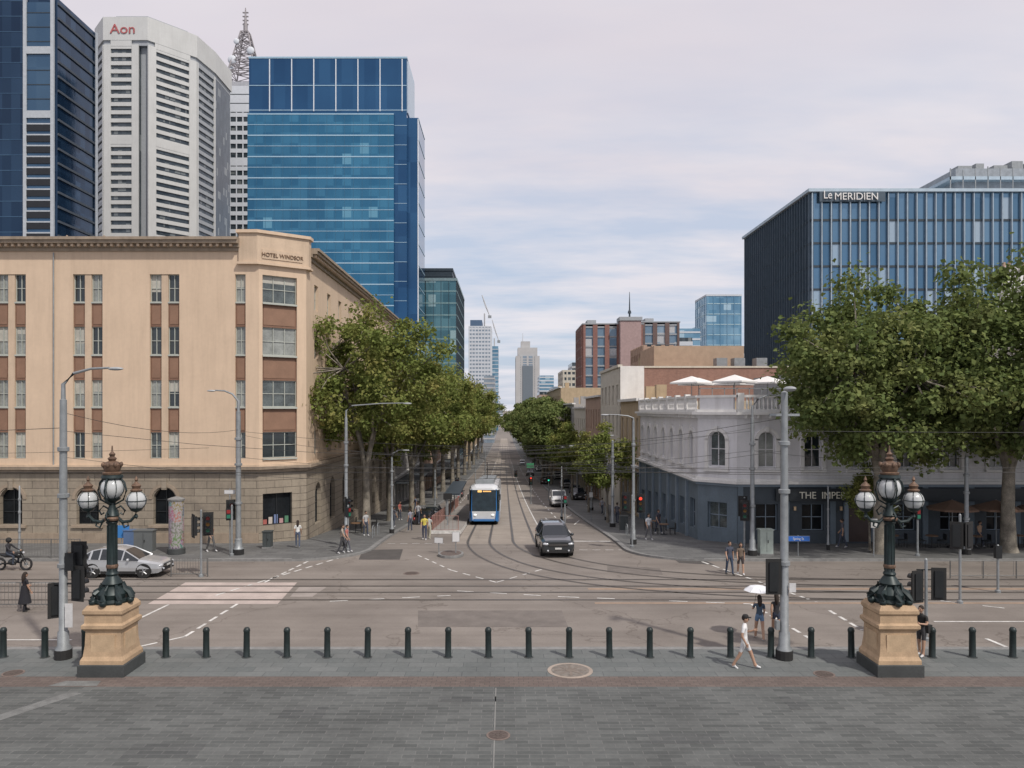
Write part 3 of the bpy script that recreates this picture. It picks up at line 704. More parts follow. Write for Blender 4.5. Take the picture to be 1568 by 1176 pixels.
def bandface(A,B,m,inset,fh=2.65,bh=1.25,rec=0.0):
    F=Fr(A,B); z=zt-9
    while z>0:
        o.p('spandrels_'+m.name,m).fbox(F,inset,F.len-inset,-.2,.38,z-bh,z); z-=fh
    if inset>.3:
        for a,b in ((0,inset),(F.len-inset,F.len)): o.p('corner_piers',m).fbox(F,a,b,-.2,.5,-8,zt-8.9)
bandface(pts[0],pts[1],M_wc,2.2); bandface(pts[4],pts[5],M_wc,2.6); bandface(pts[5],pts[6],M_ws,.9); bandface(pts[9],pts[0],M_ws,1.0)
o.p('recess_wall',M_ws).box(pts[1][0]+.02,pts[4][0]-.02,Y+1.4,Y+2.9,-8,zt-7.6)
for A,B in ((pts[0],pts[1]),(pts[4],pts[5])):
    F=Fr(A,B)
    for py in (62,212): zz=PZ(py,Y); o.p('plain_bands',M_wc).fbox(F,2.2,F.len-2.2,.38,.44,zz-2.0,zz+.6)
FA=Fr(pts[0],pts[1]); text(o,'Aon',FA(6.2,.62,zt-5.4),4.4,FA,mat('red_letters',(.42,.10,.10),.5),.1,1.1)
o.done()
# striped tower with mast
Y=310
o=O('striped_office_tower'); xa,xb=PX(322,Y),PX(400,Y); zt=PZ(132,Y)
o.p('core',M_og).prism(rect(xa,xb,Y,345),-8,zt-1); F=Fr((xa,Y),(xb,Y)); z=zt
M_wp=mat('bright_white_panel',(.60,.63,.67),.6,var=.05)
i=0
while z>0:
    o.p('white_bands',M_wp).fbox(F,0,F.len,0,.3,z-(3.2 if i in(0,1,2,8) else 1.6),z); z-=3.6; i+=1
kk=0
while kk<F.len: o.p('white_mullions',M_wp).fbox(F,kk,kk+.4,0,.34,0,zt-10); kk+=2.6
o.p('roof_block',mat('light_grey_plant',(.42,.43,.46),.7)).box(PX(332,Y),xb,Y+3,340,zt-1,PZ(120,Y))
o.done()
o=O('radio_mast'); P=o.p('lattice',mat('mast_steel',(.30,.28,.29),.6,.1)); Ym=325; cx=PX(376,Ym); zb=PZ(126,Ym); zt=PZ(50,Ym)
P2=o.p('dishes',M_wp,True)
for s in range(8):
    z0=zb+(zt-zb)*s/8; z1=zb+(zt-zb)*(s+1)/8; w0=4.6*(1-s/8)+1.5; w1=4.6*(1-(s+1)/8)+1.5
    C0=[(cx+a*w0,Ym+b*w0,z0) for a,b in((-1,-1),(1,-1),(1,1),(-1,1))]; C1=[(cx+a*w1,Ym+b*w1,z1) for a,b in((-1,-1),(1,-1),(1,1),(-1,1))]
    for i in range(4):
        j=(i+1)%4; P.tube([C0[i],C1[i]],.32,4); P.tube([C0[i],C1[j]],.18,4); P.tube([C0[j],C1[i]],.18,4); P.tube([C1[i],C1[j]],.2,4)
P.tube([(cx,Ym,zt),(cx,Ym,PZ(36,Ym))],.9,6); P.tube([(cx,Ym,PZ(36,Ym)),(cx,Ym,PZ(12,Ym))],[.6,.2],6)
for py in (20,26,32,38): zz=PZ(py,Ym); P.box(cx-1.2,cx+1.2,Ym-.3,Ym+.3,zz,zz+.35)
for dx,py,r in ((-4.2,98,1.9),(3.4,84,1.6),(-2.5,70,1.2),(4,104,1.3),(-5,112,1.5)): P2.ball((cx+dx,Ym-4,PZ(py,Ym)),r,(1,.35,1))
o.done()
# mid/far towers
M_far1=cwall('hazed_grey_glass',(.25,.31,.37),(.34,.40,.46),4,4,.2,.25,None); M_farb=cwall('hazed_blue_glass',(.13,.29,.42),(.24,.41,.53),5,4,.35,.15,(.38,.53,.62),.9)  # far glass is lightened: distance haze is part of its colour
M_sand=mat('hazed_sandstone',(.44,.44,.44),.8,var=.06,scale=.1); M_hz=mat('hazed_white_panel',(.56,.59,.63),.7,var=.05,scale=.1)  # stone and panel tones carry the same haze in their colour
def T(name,p0,p1,py,Y,dep,core,band=None,fh=3.6,bh=1.2,mull=None,ms=4,mw=.6,cap=None,zb=-18,fin=True,bd=.2,md=.3):
    return tower(name,rect(PX(p0,Y),PX(p1,Y),Y,Y+dep),zb,PZ(py,Y),core,band,fh,bh,bd,mull,ms,mw,md,cap=cap,finish=fin)
T('white_panel_tower',718,752,500,820,60,M_far1,M_hz,4,2.2,M_hz,3.2,1.0,cap=M_hz)
T('dark_slab_tower',720,738,490,890,40,mat('navy_panel',(.07,.12,.2),.5),None)
T('slim_blue_tower',752,763,530,1000,60,M_farb,M_hz,5,.8)
T('slim_grey_tower',762,770,618,1900,60,M_far1,M_hz,6,1.5); 
T('far_apartment_tower',741,757,575,600,60,M_far1,M_sand,3.6,1.2)
o=T('stepped_office_tower',790,826,545,1300,60,M_far1,M_sand,4,1.6,M_sand,11,3.2,fin=False)
Y=1300; o.p('corner_piers',M_sand).box(PX(790,Y)-.3,PX(797,Y),Y-1,Y+3,-18,PZ(545,Y)); o.p('corner_piers',M_sand).box(PX(819,Y),PX(826,Y)+.3,Y-1,Y+3,-18,PZ(545,Y))
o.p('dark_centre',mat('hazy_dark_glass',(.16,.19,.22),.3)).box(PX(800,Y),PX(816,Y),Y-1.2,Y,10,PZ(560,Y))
o.p('crown',M_sand).box(PX(793,Y),PX(823,Y),Y+3,Y+50,PZ(545,Y),PZ(532,Y)); o.p('crown2',M_sand).box(PX(798,Y),PX(812,Y),Y+8,Y+40,PZ(532,Y),PZ(522,Y)); o.p('spire',M_hz).tube([(PX(801,Y),Y+20,PZ(522,Y)),(PX(801,Y),Y+20,PZ(508,Y))],[1.5,.3],6); o.done()
T('low_office_block',826,848,575,900,50,M_farb,M_hz,4,1.5); T('low_office_block',846,862,592,700,50,M_far1,M_brick,4,1.5)
T('cream_office_block',862,888,568,480,40,M_og,M_crm,3.6,1.8,M_crm,3,.9,cap=M_crm); T('cream_office_block',876,893,555,640,40,M_og,M_sand,3.6,1.8)
T('brick_office_block',855,884,600,380,40,M_og,M_brick,3.6,1.6,M_brick,3,1.0); T('pale_office_block',835,862,605,1000,40,M_og,M_hz,4,2)
T('pale_office_block',776,792,650,1500,40,M_far1,M_hz,5,2); T('brown_office_block',826,840,600,560,40,M_og,M_c4,3.6,1.6)
M_rb=brickmat('maroon_brick',(.27,.125,.105),(.32,.165,.135),(.28,.2,.18),.5,.2,.01,vert=True,big=.2); M_rg=cwall('residential_glass',(.13,.21,.29),(.28,.37,.45),2.5,3.2,.25,.15,(.5,.5,.5),.85)
Y=255
def resi(p0,p1,py,Y,m,d=22):
    o=O('brick_apartment_block'); x0,x1=PX(p0,Y),PX(p1,Y); z1=PZ(py,Y)
    o.p('glazed_core',M_rg).box(x0,x1,Y,Y+d,-8,z1-1); F=Fr((x0,Y),(x1,Y)); FL=Fr((x0,Y+d),(x0,Y))
    for f in (F,FL):
        n=max(2,round(f.len/4.2))
        for i in range(n+1):
            u=f.len*i/n; w=.75; o.p('brick_piers',m).fbox(f,max(0,u-w),min(f.len,u+w),-.1,.5,-8,z1)
        z=z1-.6
        while z>-5: o.p('floor_slabs',M_ws).fbox(f,.02,f.len-.02,-.1,.3,z-.5,z); z-=3.2
    o.p('roof_slab',M_ws).box(x0-.3,x1+.3,Y-.6,Y+d,z1,z1+.4); o.p('roof_plant',M_ws).box(x0+2,x0+5,Y+6,Y+12,z1+.4,z1+2.2)
    o.done()
resi(893,984,497,Y,M_rb); resi(984,1040,494,Y+12,mat('dark_brown_panel',(.15,.10,.09),.7))
T('pink_lift_tower',950,982,488,251,6,mat('pink_panel',(.38,.27,.26),.7,var=.1),None,cap=M_ws,zb=-8)
o=O('roof_spire'); o.p('shaft',M_dkf).tube([(PX(964,253),253,PZ(490,253)),(PX(964,253),253,PZ(447,253))],[.35,.08],6); o.p('collar',M_dkf).lathe((PX(964,253),253,PZ(480,253)),[(.6,0),(.5,.8),(.2,1.2)],8); o.done()
T('teal_glass_tower',1082,1135,452,520,30,M_farb,mat('pale_teal_line',(.4,.55,.6),.5),7,.5,M_farb,5,.5,cap=M_hz); 
T('blue_office_block',1040,1072,503,420,30,M_farb,M_hz,3.8,.9); T('blue_office_block',1066,1084,500,600,30,M_farb,M_farb,7,.8); T('white_office_block',1030,1060,517,330,30,M_og,M_hz,3.6,1.8); T('white_office_block',1120,1160,530,400,30,M_og,M_hz,3.6,1.8)
T('tan_office_block',1000,1090,540,200,20,M_og,M_c2,3.6,1.9,M_c2,3,1.0,zb=-8); T('rust_office_block',985,1030,528,215,20,M_og,M_c4,3.6,1.7,M_c4,3,1.0,zb=-8)
o=O('curved_roof_pavilion'); P=o.p('roof_shells',mat('golden_roof',(.55,.38,.2),.5,var=.1),True); Yc=150
for i,px in enumerate((1058,1076,1090)): P.ball((PX(px,Yc),Yc+i,PZ(556-i*3,Yc)),2.4,(1,.8,.75),12,8)
o.p('drum',M_crm).box(PX(1040,Yc),PX(1100,Yc),Yc,Yc+8,-8,PZ(556,Yc)); o.done()
for px,py,Y in ((742,452,900),(757,490,1050)):
    o=O('tower_crane'); x=PX(px,Y); P=o.p('mast_and_jib',mat('crane_paint',(.5,.5,.5),.5)); P.tube([(x,Y,-10),(x,Y,PZ(py+28,Y))],.8,4); P.tube([(x+6,Y,PZ(py+32,Y)),(x-3,Y,PZ(py,Y))],.5,4); P.tube([(x+6,Y,PZ(py+32,Y)),(x,Y,PZ(py+15,Y)),(x-3,Y,PZ(py,Y))],.25,4)
    o.p('counterweight',M_galv).box(x+4,x+8,Y-1,Y+1,PZ(py+35,Y),PZ(py+31,Y)); o.done()

# ------------------------------------------------------------ TREES
def leafmat(name,c1,c2,c3):
    m,nt,b=nodes(name); nt.nodes.remove(b); out=nt.nodes['Material Output']
    g=nt.nodes.new('ShaderNodeNewGeometry')
    c=mixc(nt,g.outputs['Random Per Island'],c1,c2)
    n=ramp(nt,noise(nt,g.outputs['Position'],.45,2),.48,.72); c=mixc(nt,n,c,mixc(nt,.55,c,c3))
    d=nt.nodes.new('ShaderNodeBsdfDiffuse'); t=nt.nodes.new('ShaderNodeBsdfTranslucent')
    L(nt,c,d.inputs[0]); L(nt,mixc(nt,.3,c,(.25,.3,.06)),t.inputs[0])
    a=nt.nodes.new('ShaderNodeMixShader'); a.inputs[0].default_value=.3; L(nt,d.outputs[0],a.inputs[1]); L(nt,t.outputs[0],a.inputs[2]); L(nt,a.outputs[0],out.inputs[0])
    return m
M_leaf=leafmat('plane_leaves',(.135,.175,.05),(.23,.265,.085),(.37,.29,.11)); M_leafd=leafmat('dark_plane_leaves',(.105,.145,.055),(.19,.23,.085),(.28,.27,.11))
M_bark=mat('mottled_bark',(.24,.215,.175),.9,var=.45,scale=2,bump=.5)
def make_tree(seed,H,zc,rx,rz,ncl,nl,ls,lm,fork=.3,tr=.32,csz=.26,low=.8):
    rng=np.random.default_rng(seed); rr=random.Random(seed)
    cl=[]
    ph=rng.uniform(0,6.28,4); tries=0
    while len(cl)<ncl:
        tries+=1
        d=rng.normal(size=3); d/=np.linalg.norm(d); r=rng.uniform(.3,1)**.5
        az=math.atan2(d[1],d[0]); lump=1+.17*math.sin(3*az+ph[0])+.12*math.sin(5*az+ph[1]+d[2]*3)
        p=np.array([d[0]*rx*lump,d[1]*rx*lump,d[2]*rz*(1+.14*math.sin(4*az+ph[2]))])*r*rng.uniform(.8,1.0)
        if d[2]<0: p[2]*=low
        p[2]+=zc
        if all(np.linalg.norm(p-q)>rx*.19 for q in cl) or tries>4000: cl.append(p)
    T=Part(M_bark,True); zf=H*fork
    T.tube([(0,0,-.3),(.02,0,.25),(.05,.03,zf*.5),(0,.05,zf)],[tr*1.5,tr*1.05,tr*.85,tr*.75],10)
    nL=6; limbs=[]
    for i in range(nL):
        a=2*math.pi*i/nL+rr.uniform(-.3,.3); e=(math.cos(a)*rx*.5,math.sin(a)*rx*.5,zc+rr.uniform(-.2,.5)*rz)
        mid=(e[0]*.35+rr.uniform(-.3,.3),e[1]*.35+rr.uniform(-.3,.3),zf+(e[2]-zf)*.5)
        pts=[(0,.05,zf-.25),((mid[0])*.4,mid[1]*.4,zf+(mid[2]-zf)*.45),mid,((mid[0]+e[0])/2,(mid[1]+e[1])/2+.2,(mid[2]+e[2])/2),e]
        T.tube(pts,[tr*.6,tr*.45,tr*.34,tr*.24,tr*.12],7); limbs.append(pts)
    for c in cl:
        best=min(((np.linalg.norm(np.array(p)-c),p) for l in limbs for p in l[1:]),key=lambda t:t[0])[1]
        m=(np.array(best)+c)/2+rng.uniform(-.3,.3,3); T.tube([best,tuple(m),tuple(c)],[tr*.2,tr*.13,tr*.04],4,False)
    N=ncl*nl; cc=np.repeat(np.array(cl),nl,0)
    szs=np.repeat(rng.uniform(.5,1.3,ncl)*rx*csz,nl)
    d=rng.normal(size=(N,3)); d/=np.linalg.norm(d,axis=1)[:,None]; rad=rng.random(N)**.5
    rad=np.where(rng.random(N)<.12,rad*1.45,rad)
    P=cc+d*(szs*rad)[:,None]*np.array([1,1,.7]) + rng.normal(size=(N,3))*.14
    nrm=rng.normal(size=(N,3))*.9+d*.7+np.array([0,0,.9]); nrm/=np.linalg.norm(nrm,axis=1)[:,None]
    t=np.cross(nrm,rng.normal(size=(N,3))); t/=np.linalg.norm(t,axis=1)[:,None]; b=np.cross(nrm,t)
    s=(ls*rng.uniform(.55,1.3,N))[:,None]
    v=np.empty((N,4,3)); v[:,0]=P-t*s*.5; v[:,1]=P-b*s*.42+nrm*s*.08; v[:,2]=P+t*s*.55-nrm*s*.12; v[:,3]=P+b*s*.42+nrm*s*.08
    me=bpy.data.meshes.new('crown'); me.vertices.add(N*4); me.vertices.foreach_set('co',v.reshape(-1)); me.loops.add(N*4); me.loops.foreach_set('vertex_index',np.arange(N*4,dtype=np.int32))
    me.polygons.add(N); me.polygons.foreach_set('loop_start',np.arange(0,N*4,4,dtype=np.int32)); me.update(calc_edges=True); me.validate(); me.materials.append(lm)
    o=O('plane_tree'); o.meshes=[('trunk_and_limbs',mkmesh('trunk_and_limbs',T)),('crown',me)]; return o
tA=make_tree(11,16.5,10.8,5.9,5.6,90,270,.29,M_leaf,.28,.32,.21); tF=make_tree(31,16.5,11.0,6.1,5.5,100,300,.25,M_leaf,.27,.33,.2,.9); tB=make_tree(12,16,10.0,5.2,5.4,66,240,.34,M_leaf,.3,.32,.22); tC=make_tree(13,15,10.0,6.4,5.3,118,310,.27,M_leafd,.3,.4,.205,1.0)
tD=make_tree(14,9,6,2.6,2.9,34,230,.24,M_leaf,.3,.13,.27); tE=make_tree(15,16,9.5,6,6,75,240,.46,M_leafd,.25,.32,.24)
for i,(t,x,y,sc) in enumerate(((tF,-10.3,57.5,1.03),(tB,-10.2,69,.97),(tA,-9.7,81,1.0),(tB,-10,94,1.08),(tA,-9.8,109,1.14),(tB,-10,126,1.22),(tA,-9.8,146,1.28),(tB,-10,168,1.38),(tA,-10,194,1.45),(tB,-10.3,228,1.6),(tA,-10.6,268,1.65),(tB,-11,325,1.75),(tA,-11.5,400,1.8))):
    t.again((x,y,gz(y)),(0,0,R.uniform(0,6.28) if i else 1.2),sc,'plane_tree')
for x,y,sc in ((9.2,150,1.0),(9.2,166,1.15),(9.5,188,1.25),(9.8,222,1.35),(10,262,1.4),(10.5,340,1.6),(11,440,1.7)):
    tE.again((x,y,gz(y)),(0,0,R.uniform(0,6.28)),sc,'plane_tree')
for x,y,sc in ((9.0,67,.92),(8.9,81,.9),(9.2,104,1.1),(9.4,124,1.2)):
    tD.again((x,y,gz(y)),(0,0,R.uniform(0,6.28)),sc,'street_tree')
tC.again((22.1,45.3,0),(0,0,.9),1.02,'plane_tree'); tC.again((30.0,45.8,0),(0,0,2.5),1.1,'plane_tree'); tC.again((38.5,45.6,0),(0,0,4.2),1.0,'plane_tree')
tD.again((PX(1338,46),46.5,0),(0,0,1),.55,'street_tree')
tD.again((PX(965,240),244,3.5),(0,0,1),1.2,'street_tree')

# ------------------------------------------------------------ ORNATE LAMPS
M_sand1=mat('sandstone_plinth',(.46,.325,.205),.85,var=.18,scale=2.2,bump=.4,obj=True); M_bs=mat('bluestone_base',(.055,.06,.06),.7,var=.2,obj=True)
M_bronze=mat('dark_bronze_green',(.018,.032,.033),.45,.2,var=.3,scale=4,obj=True); M_gold=mat('aged_gold',(.17,.105,.07),.6,.2,var=.5,scale=6,obj=True)
def globemat():
    m,nt,b=nodes('globe_glass'); b.inputs['Base Color'].default_value=(.58,.60,.60,1); b.inputs['Roughness'].default_value=.12; b.inputs['Transmission Weight'].default_value=.2; b.inputs['Coat Weight'].default_value=.6; return m
M_globe=globemat()
o=O('ornate_street_lamp')
def sqp(P,prof): P.lathe((0,0,0),[(r*.686*1.4142,z) for r,z in prof],4)
sqp(o.p('bluestone_step',M_bs),[(1.07,0),(1.07,.36),(1.04,.38)])
sqp(o.p('plinth',M_sand1),[(.99,.38),(.99,.5),(.93,.58),(.9,.62),(.84,.95),(.82,1.35),(.82,1.4),(.9,1.46),(.96,1.5),(.96,1.6),(.86,1.66),(.85,1.9),(.92,1.96),(.92,2.06),(.78,2.2)])
for a in range(4):
    F=Fr((0,0),(math.cos(a*math.pi/2),math.sin(a*math.pi/2))); o.p('plinth_panel',mat('sandstone_panel',(.51,.37,.235),.85,var=.15,scale=3,obj=True)).fbox(F,-.38,.38,.57,.6,.75,1.3)
B=o.p('bronze_column',M_bronze,True)
B.lathe((0,0,0),[(.50,2.16),(.52,2.26),(.44,2.34),(.48,2.5),(.38,2.66),(.28,2.74),(.32,2.82),(.24,2.95),(.17,3.05),(.2,3.12),(.15,3.2),(.14,4.7),(.19,4.78),(.14,4.86),(.22,5.0),(.16,5.12),(.1,5.3),(.09,5.52)],16)
for k in range(8):
    a=k*math.pi/4; c,s=math.cos(a),math.sin(a)
    B.tube([(c*.54,s*.54,2.2),(c*.62,s*.62,2.36),(c*.54,s*.54,2.52),(c*.4,s*.4,2.62),(c*.34,s*.34,2.8)],[.06,.1,.09,.065,.045],6)
    B.ball((c*.58,s*.58,2.28),.12)
    B.tube([(c*.15,s*.15,3.22),(c*.148,s*.148,4.68)],.022,4)
G=o.p('gilded_details',M_gold,True)
G.lathe((0,0,0),[(.23,4.84),(.25,4.9),(.2,4.96)],14); G.lathe((0,0,0),[(.17,3.3),(.19,3.36),(.17,3.42)],14)
GLb=o.p('lamp_globes',M_globe,True)
def crownlet(c,s):
    G.lathe(c,[(.17*s,0),(.2*s,.05*s),(.12*s,.1*s),(.16*s,.2*s),(.08*s,.28*s),(.03*s,.34*s),(.06*s,.4*s),(.01*s,.52*s)],10)
for k in (0,2):
    a=k*math.pi/2; c,s=math.cos(a),math.sin(a); 
    B.tube([(c*.12,s*.12,4.95),(c*.35,s*.35,4.78),(c*.6,s*.6,4.82),(c*.76,s*.76,5.0),(c*.78,s*.78,5.16)],[.065,.055,.05,.045,.05],8)
    B.tube([(c*.1,s*.1,5.2),(c*.28,s*.28,5.3),(c*.42,s*.42,5.15),(c*.35,s*.35,5.02),(c*.26,s*.26,5.08)],.03,6)
    B.tube([(c*.3,s*.3,4.8),(c*.4,s*.4,4.6),(c*.52,s*.52,4.66),(c*.5,s*.5,4.8)],.03,6)
    B.lathe((c*.78,s*.78,5.10),[(.05,0),(.16,.05),(.19,.09),(.22,.14)],12); B.lathe((c*.78,s*.78,4.88),[(.01,0),(.06,.07),(.03,.16)],8)
    GLb.ball((c*.78,s*.78,5.48),.315,(1,1,.98),18,12)
    for m in range(6):
        b=m*math.pi/3; B.tube([(c*.78+.322*math.cos(b)*math.cos(t),s*.78+.322*math.sin(b)*math.cos(t),5.48+.318*math.sin(t)) for t in np.linspace(-1.3,1.3,9)],.014,4)
    B.tube([(c*.78+.325*math.cos(t),s*.78+.325*math.sin(t),5.48) for t in np.linspace(0,6.283,17)],.014,4)
    crownlet((c*.78,s*.78,5.77),.95)
    B.tube([(c*.09,s*.09,5.35),(c*.36,s*.36,5.5),(c*.46,s*.46,5.8),(c*.4,s*.4,6.05),(c*.2,s*.2,6.3)],.03,6)
for k in (1,3):
    a=k*math.pi/2; c,s=math.cos(a),math.sin(a); B.tube([(c*.12,s*.12,4.95),(c*.3,s*.3,4.85),(c*.4,s*.4,4.98),(c*.34,s*.34,5.12),(c*.26,s*.26,5.05)],.035,6)
    B.tube([(c*.09,s*.09,5.35),(c*.38,s*.38,5.5),(c*.48,s*.48,5.85),(c*.4,s*.4,6.1),(c*.2,s*.2,6.3)],.03,6)
B.lathe((0,0,5.40),[(.08,0),(.22,.09),(.27,.16)],14); GLb.ball((0,0,5.88),.37,(1,1,1),18,12)
for m in range(8):
    b=m*math.pi/4; B.tube([(.378*math.cos(b)*math.cos(t),.378*math.sin(b)*math.cos(t),5.88+.375*math.sin(t)) for t in np.linspace(-1.3,1.3,9)],.014,4)
B.lathe((0,0,6.16),[(.26,0),(.34,.06),(.32,.14),(.18,.2)],14)
G.lathe((0,0,6.32),[(.28,0),(.3,.06),(.22,.1),(.27,.2),(.29,.32),(.2,.4),(.1,.44),(.14,.52),(.07,.58),(.1,.66),(.03,.74),(.02,.93)],14)
for k in range(8):
    a=k*math.pi/4; G.ball((.28*math.cos(a),.28*math.sin(a),6.64),.06,(1,1,1.4),8,6)
Yl=24.93
o.done((-12.68,Yl,0)); o.again((PX(1362,Yl),Yl,0),(0,0,0))
# ------------------------------------------------------------ BOLLARDS
o=O('bollard'); o.p('post',mat('bollard_paint',(.020,.031,.031),.42,.1,var=.25,scale=5,obj=True),True).lathe((0,0,0),[(.118,0),(.118,.03),(.108,.05),(.102,.86),(.113,.88),(.113,.93),(.1,.97),(.07,1.01),(.02,1.025)],14)
o.p('base_ring',M_bs).lathe((0,0,0),[(.16,0),(.16,.012),(.12,.02)],14)
Yb=26.2; o.done((PX(5,Yb),Yb,0))
for k in range(-6,33):
    if k in (0,): continue
    px=5+61.75*k+(2 if k>0 else 0)
    o.again((PX(px,Yb),Yb,0),(R.uniform(-.012,.012),R.uniform(-.012,.012),R.uniform(0,6)))
# ------------------------------------------------------------ POLES, LIGHTS
M_lampw=mat('luminaire_grey',(.4,.42,.43),.5,.2,obj=True)
M_red=mat('signal_lens_red',(.25,.02,.02),.3,obj=True); M_amb=mat('signal_lens_amber',(.3,.15,.02),.3,obj=True); M_grn=mat('signal_lens_green',(.02,.16,.1),.3,obj=True)
def emis(name,c,s):
    m,nt,b=nodes(name); b.inputs['Base Color'].default_value=(*c,1); b.inputs['Emission Color'].default_value=(*c,1); b.inputs['Emission Strength'].default_value=s; return m
M_redon=emis('lit_red_signal',(.9,.06,.03),1.5); M_grnon=emis('lit_green_signal',(.05,.8,.5),1.2)
def pole(px,pb,h,r=.11,arm=None,Y=None,mast=None,name='street_light_pole'):
    Y=Y or gy(pb,0 if True else 0); z=gz(Y); o=O(name); P=o.p('shaft',M_galv,True)
    P.lathe((0,0,0),[(r*1.9,0),(r*1.9,.35),(r*1.35,.45),(r*1.3,.9),(r,.95),(r*.92,h*.6),(r*.8,h),(.02,h+.05)],12)
    o.p('base_collar',M_dark).lathe((0,0,0),[(r*2.0,0),(r*2.0,.3),(r*1.95,.32)],12)
    for zz in (h*.35,h*.62,h*.8): P.lathe((0,0,zz),[(r*1.0,0),(r*1.35,.02),(r*1.35,.14),(r,.16)],12)
    if arm:
        dx,dz,ln=arm; s=1 if dx>0 else -1
        P.tube([(0,0,h-.2),(0,0,h+dz*.5),(s*.35,0,h+dz*.85),(dx*.6,0,h+dz),(dx,0,h+dz+.03)],[r*.6,r*.5,r*.36,r*.3,r*.26],8)
        o.p('luminaire',M_lampw,True).ball((dx+s*.22,0,h+dz+.0),.27,(1,.4,.22))
    return o,(PX(px,Y),Y,z)
def head(o,x,y,z,yaw,lit=None):
    M=Matrix.Rotation(yaw,3,'Z'); C=Vector((x,y,z))
    o.p('signal_housing',M_black).obox(C,.3,.22,.98,M); o.p('signal_backboard',M_dark).obox(C+M@Vector((0,.05,0)),.52,.03,1.2,M)
    for i,(m,n) in enumerate(((M_red,'red'),(M_amb,'amber'),(M_grn,'green'))):
        zz=.31-.31*i; mm=m
        if lit==n: mm=M_redon if n=='red' else M_grnon
        P=o.p('lens_'+n+('_lit' if lit==n else ''),mm,True); c=C+M@Vector((0,-.12,zz)); P.tube([c,c+M@Vector((0,-.015,0))],.1,12)
        V=o.p('visors',M_black); pts=[]
        for k in range(9):
            a=math.pi*(k/8)*1.2-.1*math.pi; pts.append((.12*math.cos(a),.12*math.sin(a)))
        for (a0,b0),(a1,b1) in zip(pts,pts[1:]):
            V.poly([c+M@Vector((a0,0,b0)),c+M@Vector((a1,0,b1)),c+M@Vector((a1,-.2,b1)),c+M@Vector((a0,-.2,b0))])
def pedhead(o,x,y,z,yaw):
    M=Matrix.Rotation(yaw,3,'Z'); C=Vector((x,y,z)); o.p('pedestrian_housing',M_black).obox(C,.28,.2,.6,M)
    for i,m in enumerate((M_red,M_grn)):
        c=C+M@Vector((0,-.115,.14-.28*i)); o.p('ped_lens_%d'%i,m).obox(c,.2,.02,.2,M)
o,l=pole(97,1008,8.75,.14,(1.55,1.05,0)); 
head(o,.55,-.05,2.55,math.pi*.9); head(o,-.3,.1,1.95,math.pi*1.2); pedhead(o,.3,-.1,3.3,math.pi); head(o,.5,.1,3.35,math.pi); 
o.p('brackets',M_black).box(-.3,.55,-.03,.03,2.5,2.56); o.p('brackets',M_black).box(0,.5,-.03,.03,3.3,3.36); o.p('notice',mat('sign_white',(.6,.6,.6),.5,obj=True)).box(.16,.42,-.2,-.18,1.1,1.9); o.done(l)
o,l=pole(1201,1009,9.0,.14); head(o,-.4,-.05,2.8,math.pi); o.p('brackets',M_black).box(-.4,0,-.03,.03,2.7,2.76); o.p('push_button',M_galv).box(-.3,-.18,-.1,.1,1.0,1.3)
o.p('notice',mat('sign_white',(.6,.6,.6),.5,obj=True)).box(.1,.32,-.2,-.18,2.3,2.6); o.p('crosspiece',M_galv).box(-.5,.5,-.05,.05,8.2,8.28); o.p('cap_luminaire',M_lampw,True).ball((0,-.5,9.1),.3,(.6,1.2,.3)); o.done(l)
def sp(px,Y,ytop,r=.1,arm=None,hd=None):
    z=gz(Y); h=PZ(ytop,Y)-z; o,l=pole(px,0,h,r,arm,Y=Y)
    for a in hd or []: (head if a[0]=='h' else pedhead)(o,a[1],-.05,a[2],*a[3:])
    if hd: o.p('brackets',M_black).box(min(0,min(a[1] for a in hd)),max(0,max(a[1] for a in hd)),-.06,-.0,2.9,2.95)
    o.done(l); return o
sp(365,44.9,630,.16,(-1.35,1.2,0),[('h',-.42,2.6,.5)]); sp(530,48,640,.11,(3.6,.9,0),[('h',.1,2.5,1.2)]); sp(970,49,645,.1,(-1.6,.4,0),[('h',.45,2.6,-.2,'red')]); sp(1152,44.6,640,.13,(1.4,1.3,0),[('h',-.45,2.6,-.3)])
sp(938,62,675,.12,None,[]); sp(929,70,672,.1,(.2,.3,0)); sp(600,56,700,.09,(.8,.5,0)); sp(666,75,720,.09); sp(906,84,690,.1,(-2,.5,0)); sp(884,110,690,.12,(-2,.5,0)); sp(743,100,690,.08); sp(728,150,690,.1,(1.5,.4,0)); sp(860,70,715,.06,None,[]); sp(1480,45,700,.13)
sp(1268,46.5,745,.05); sp(30,43.9,745,.06)
def tl(px,Y,heads,h=3.2,name='traffic_light'):
    o=O(name); o.p('post',M_galv,True).lathe((0,0,0),[(.13,0),(.13,.1),(.06,.14),(.055,h),(.01,h+.05)],10)
    for a in heads: (head if a[0]=='h' else pedhead)(o,a[1],0,*a[2:])
    xs=[a[1] for a in heads]; o.p('brackets',M_black).box(min(xs+[0]),max(xs+[0]),-.02,.02,h-.4,h-.36); o.done((PX(px,Y),Y,gz(Y) if Y>43.4 or Y<27.3 else RD))
tl(308,39.4,[('h',.35,2.7,.3),('h',-.35,2.6,2.2)],3.4); tl(355,44.6,[('p',-.2,2.4,.4)],2.9)
tl(1418,28.5,[('h',.45,2.1,math.pi*.95),('h',-.35,2.0,math.pi*1.1)],3.0); tl(1470,34,[('h',-.15,3.0,2.6),('h',.35,3.0,3.6)],3.9); tl(1528,36,[('p',0,1.9,3.1)],2.2)
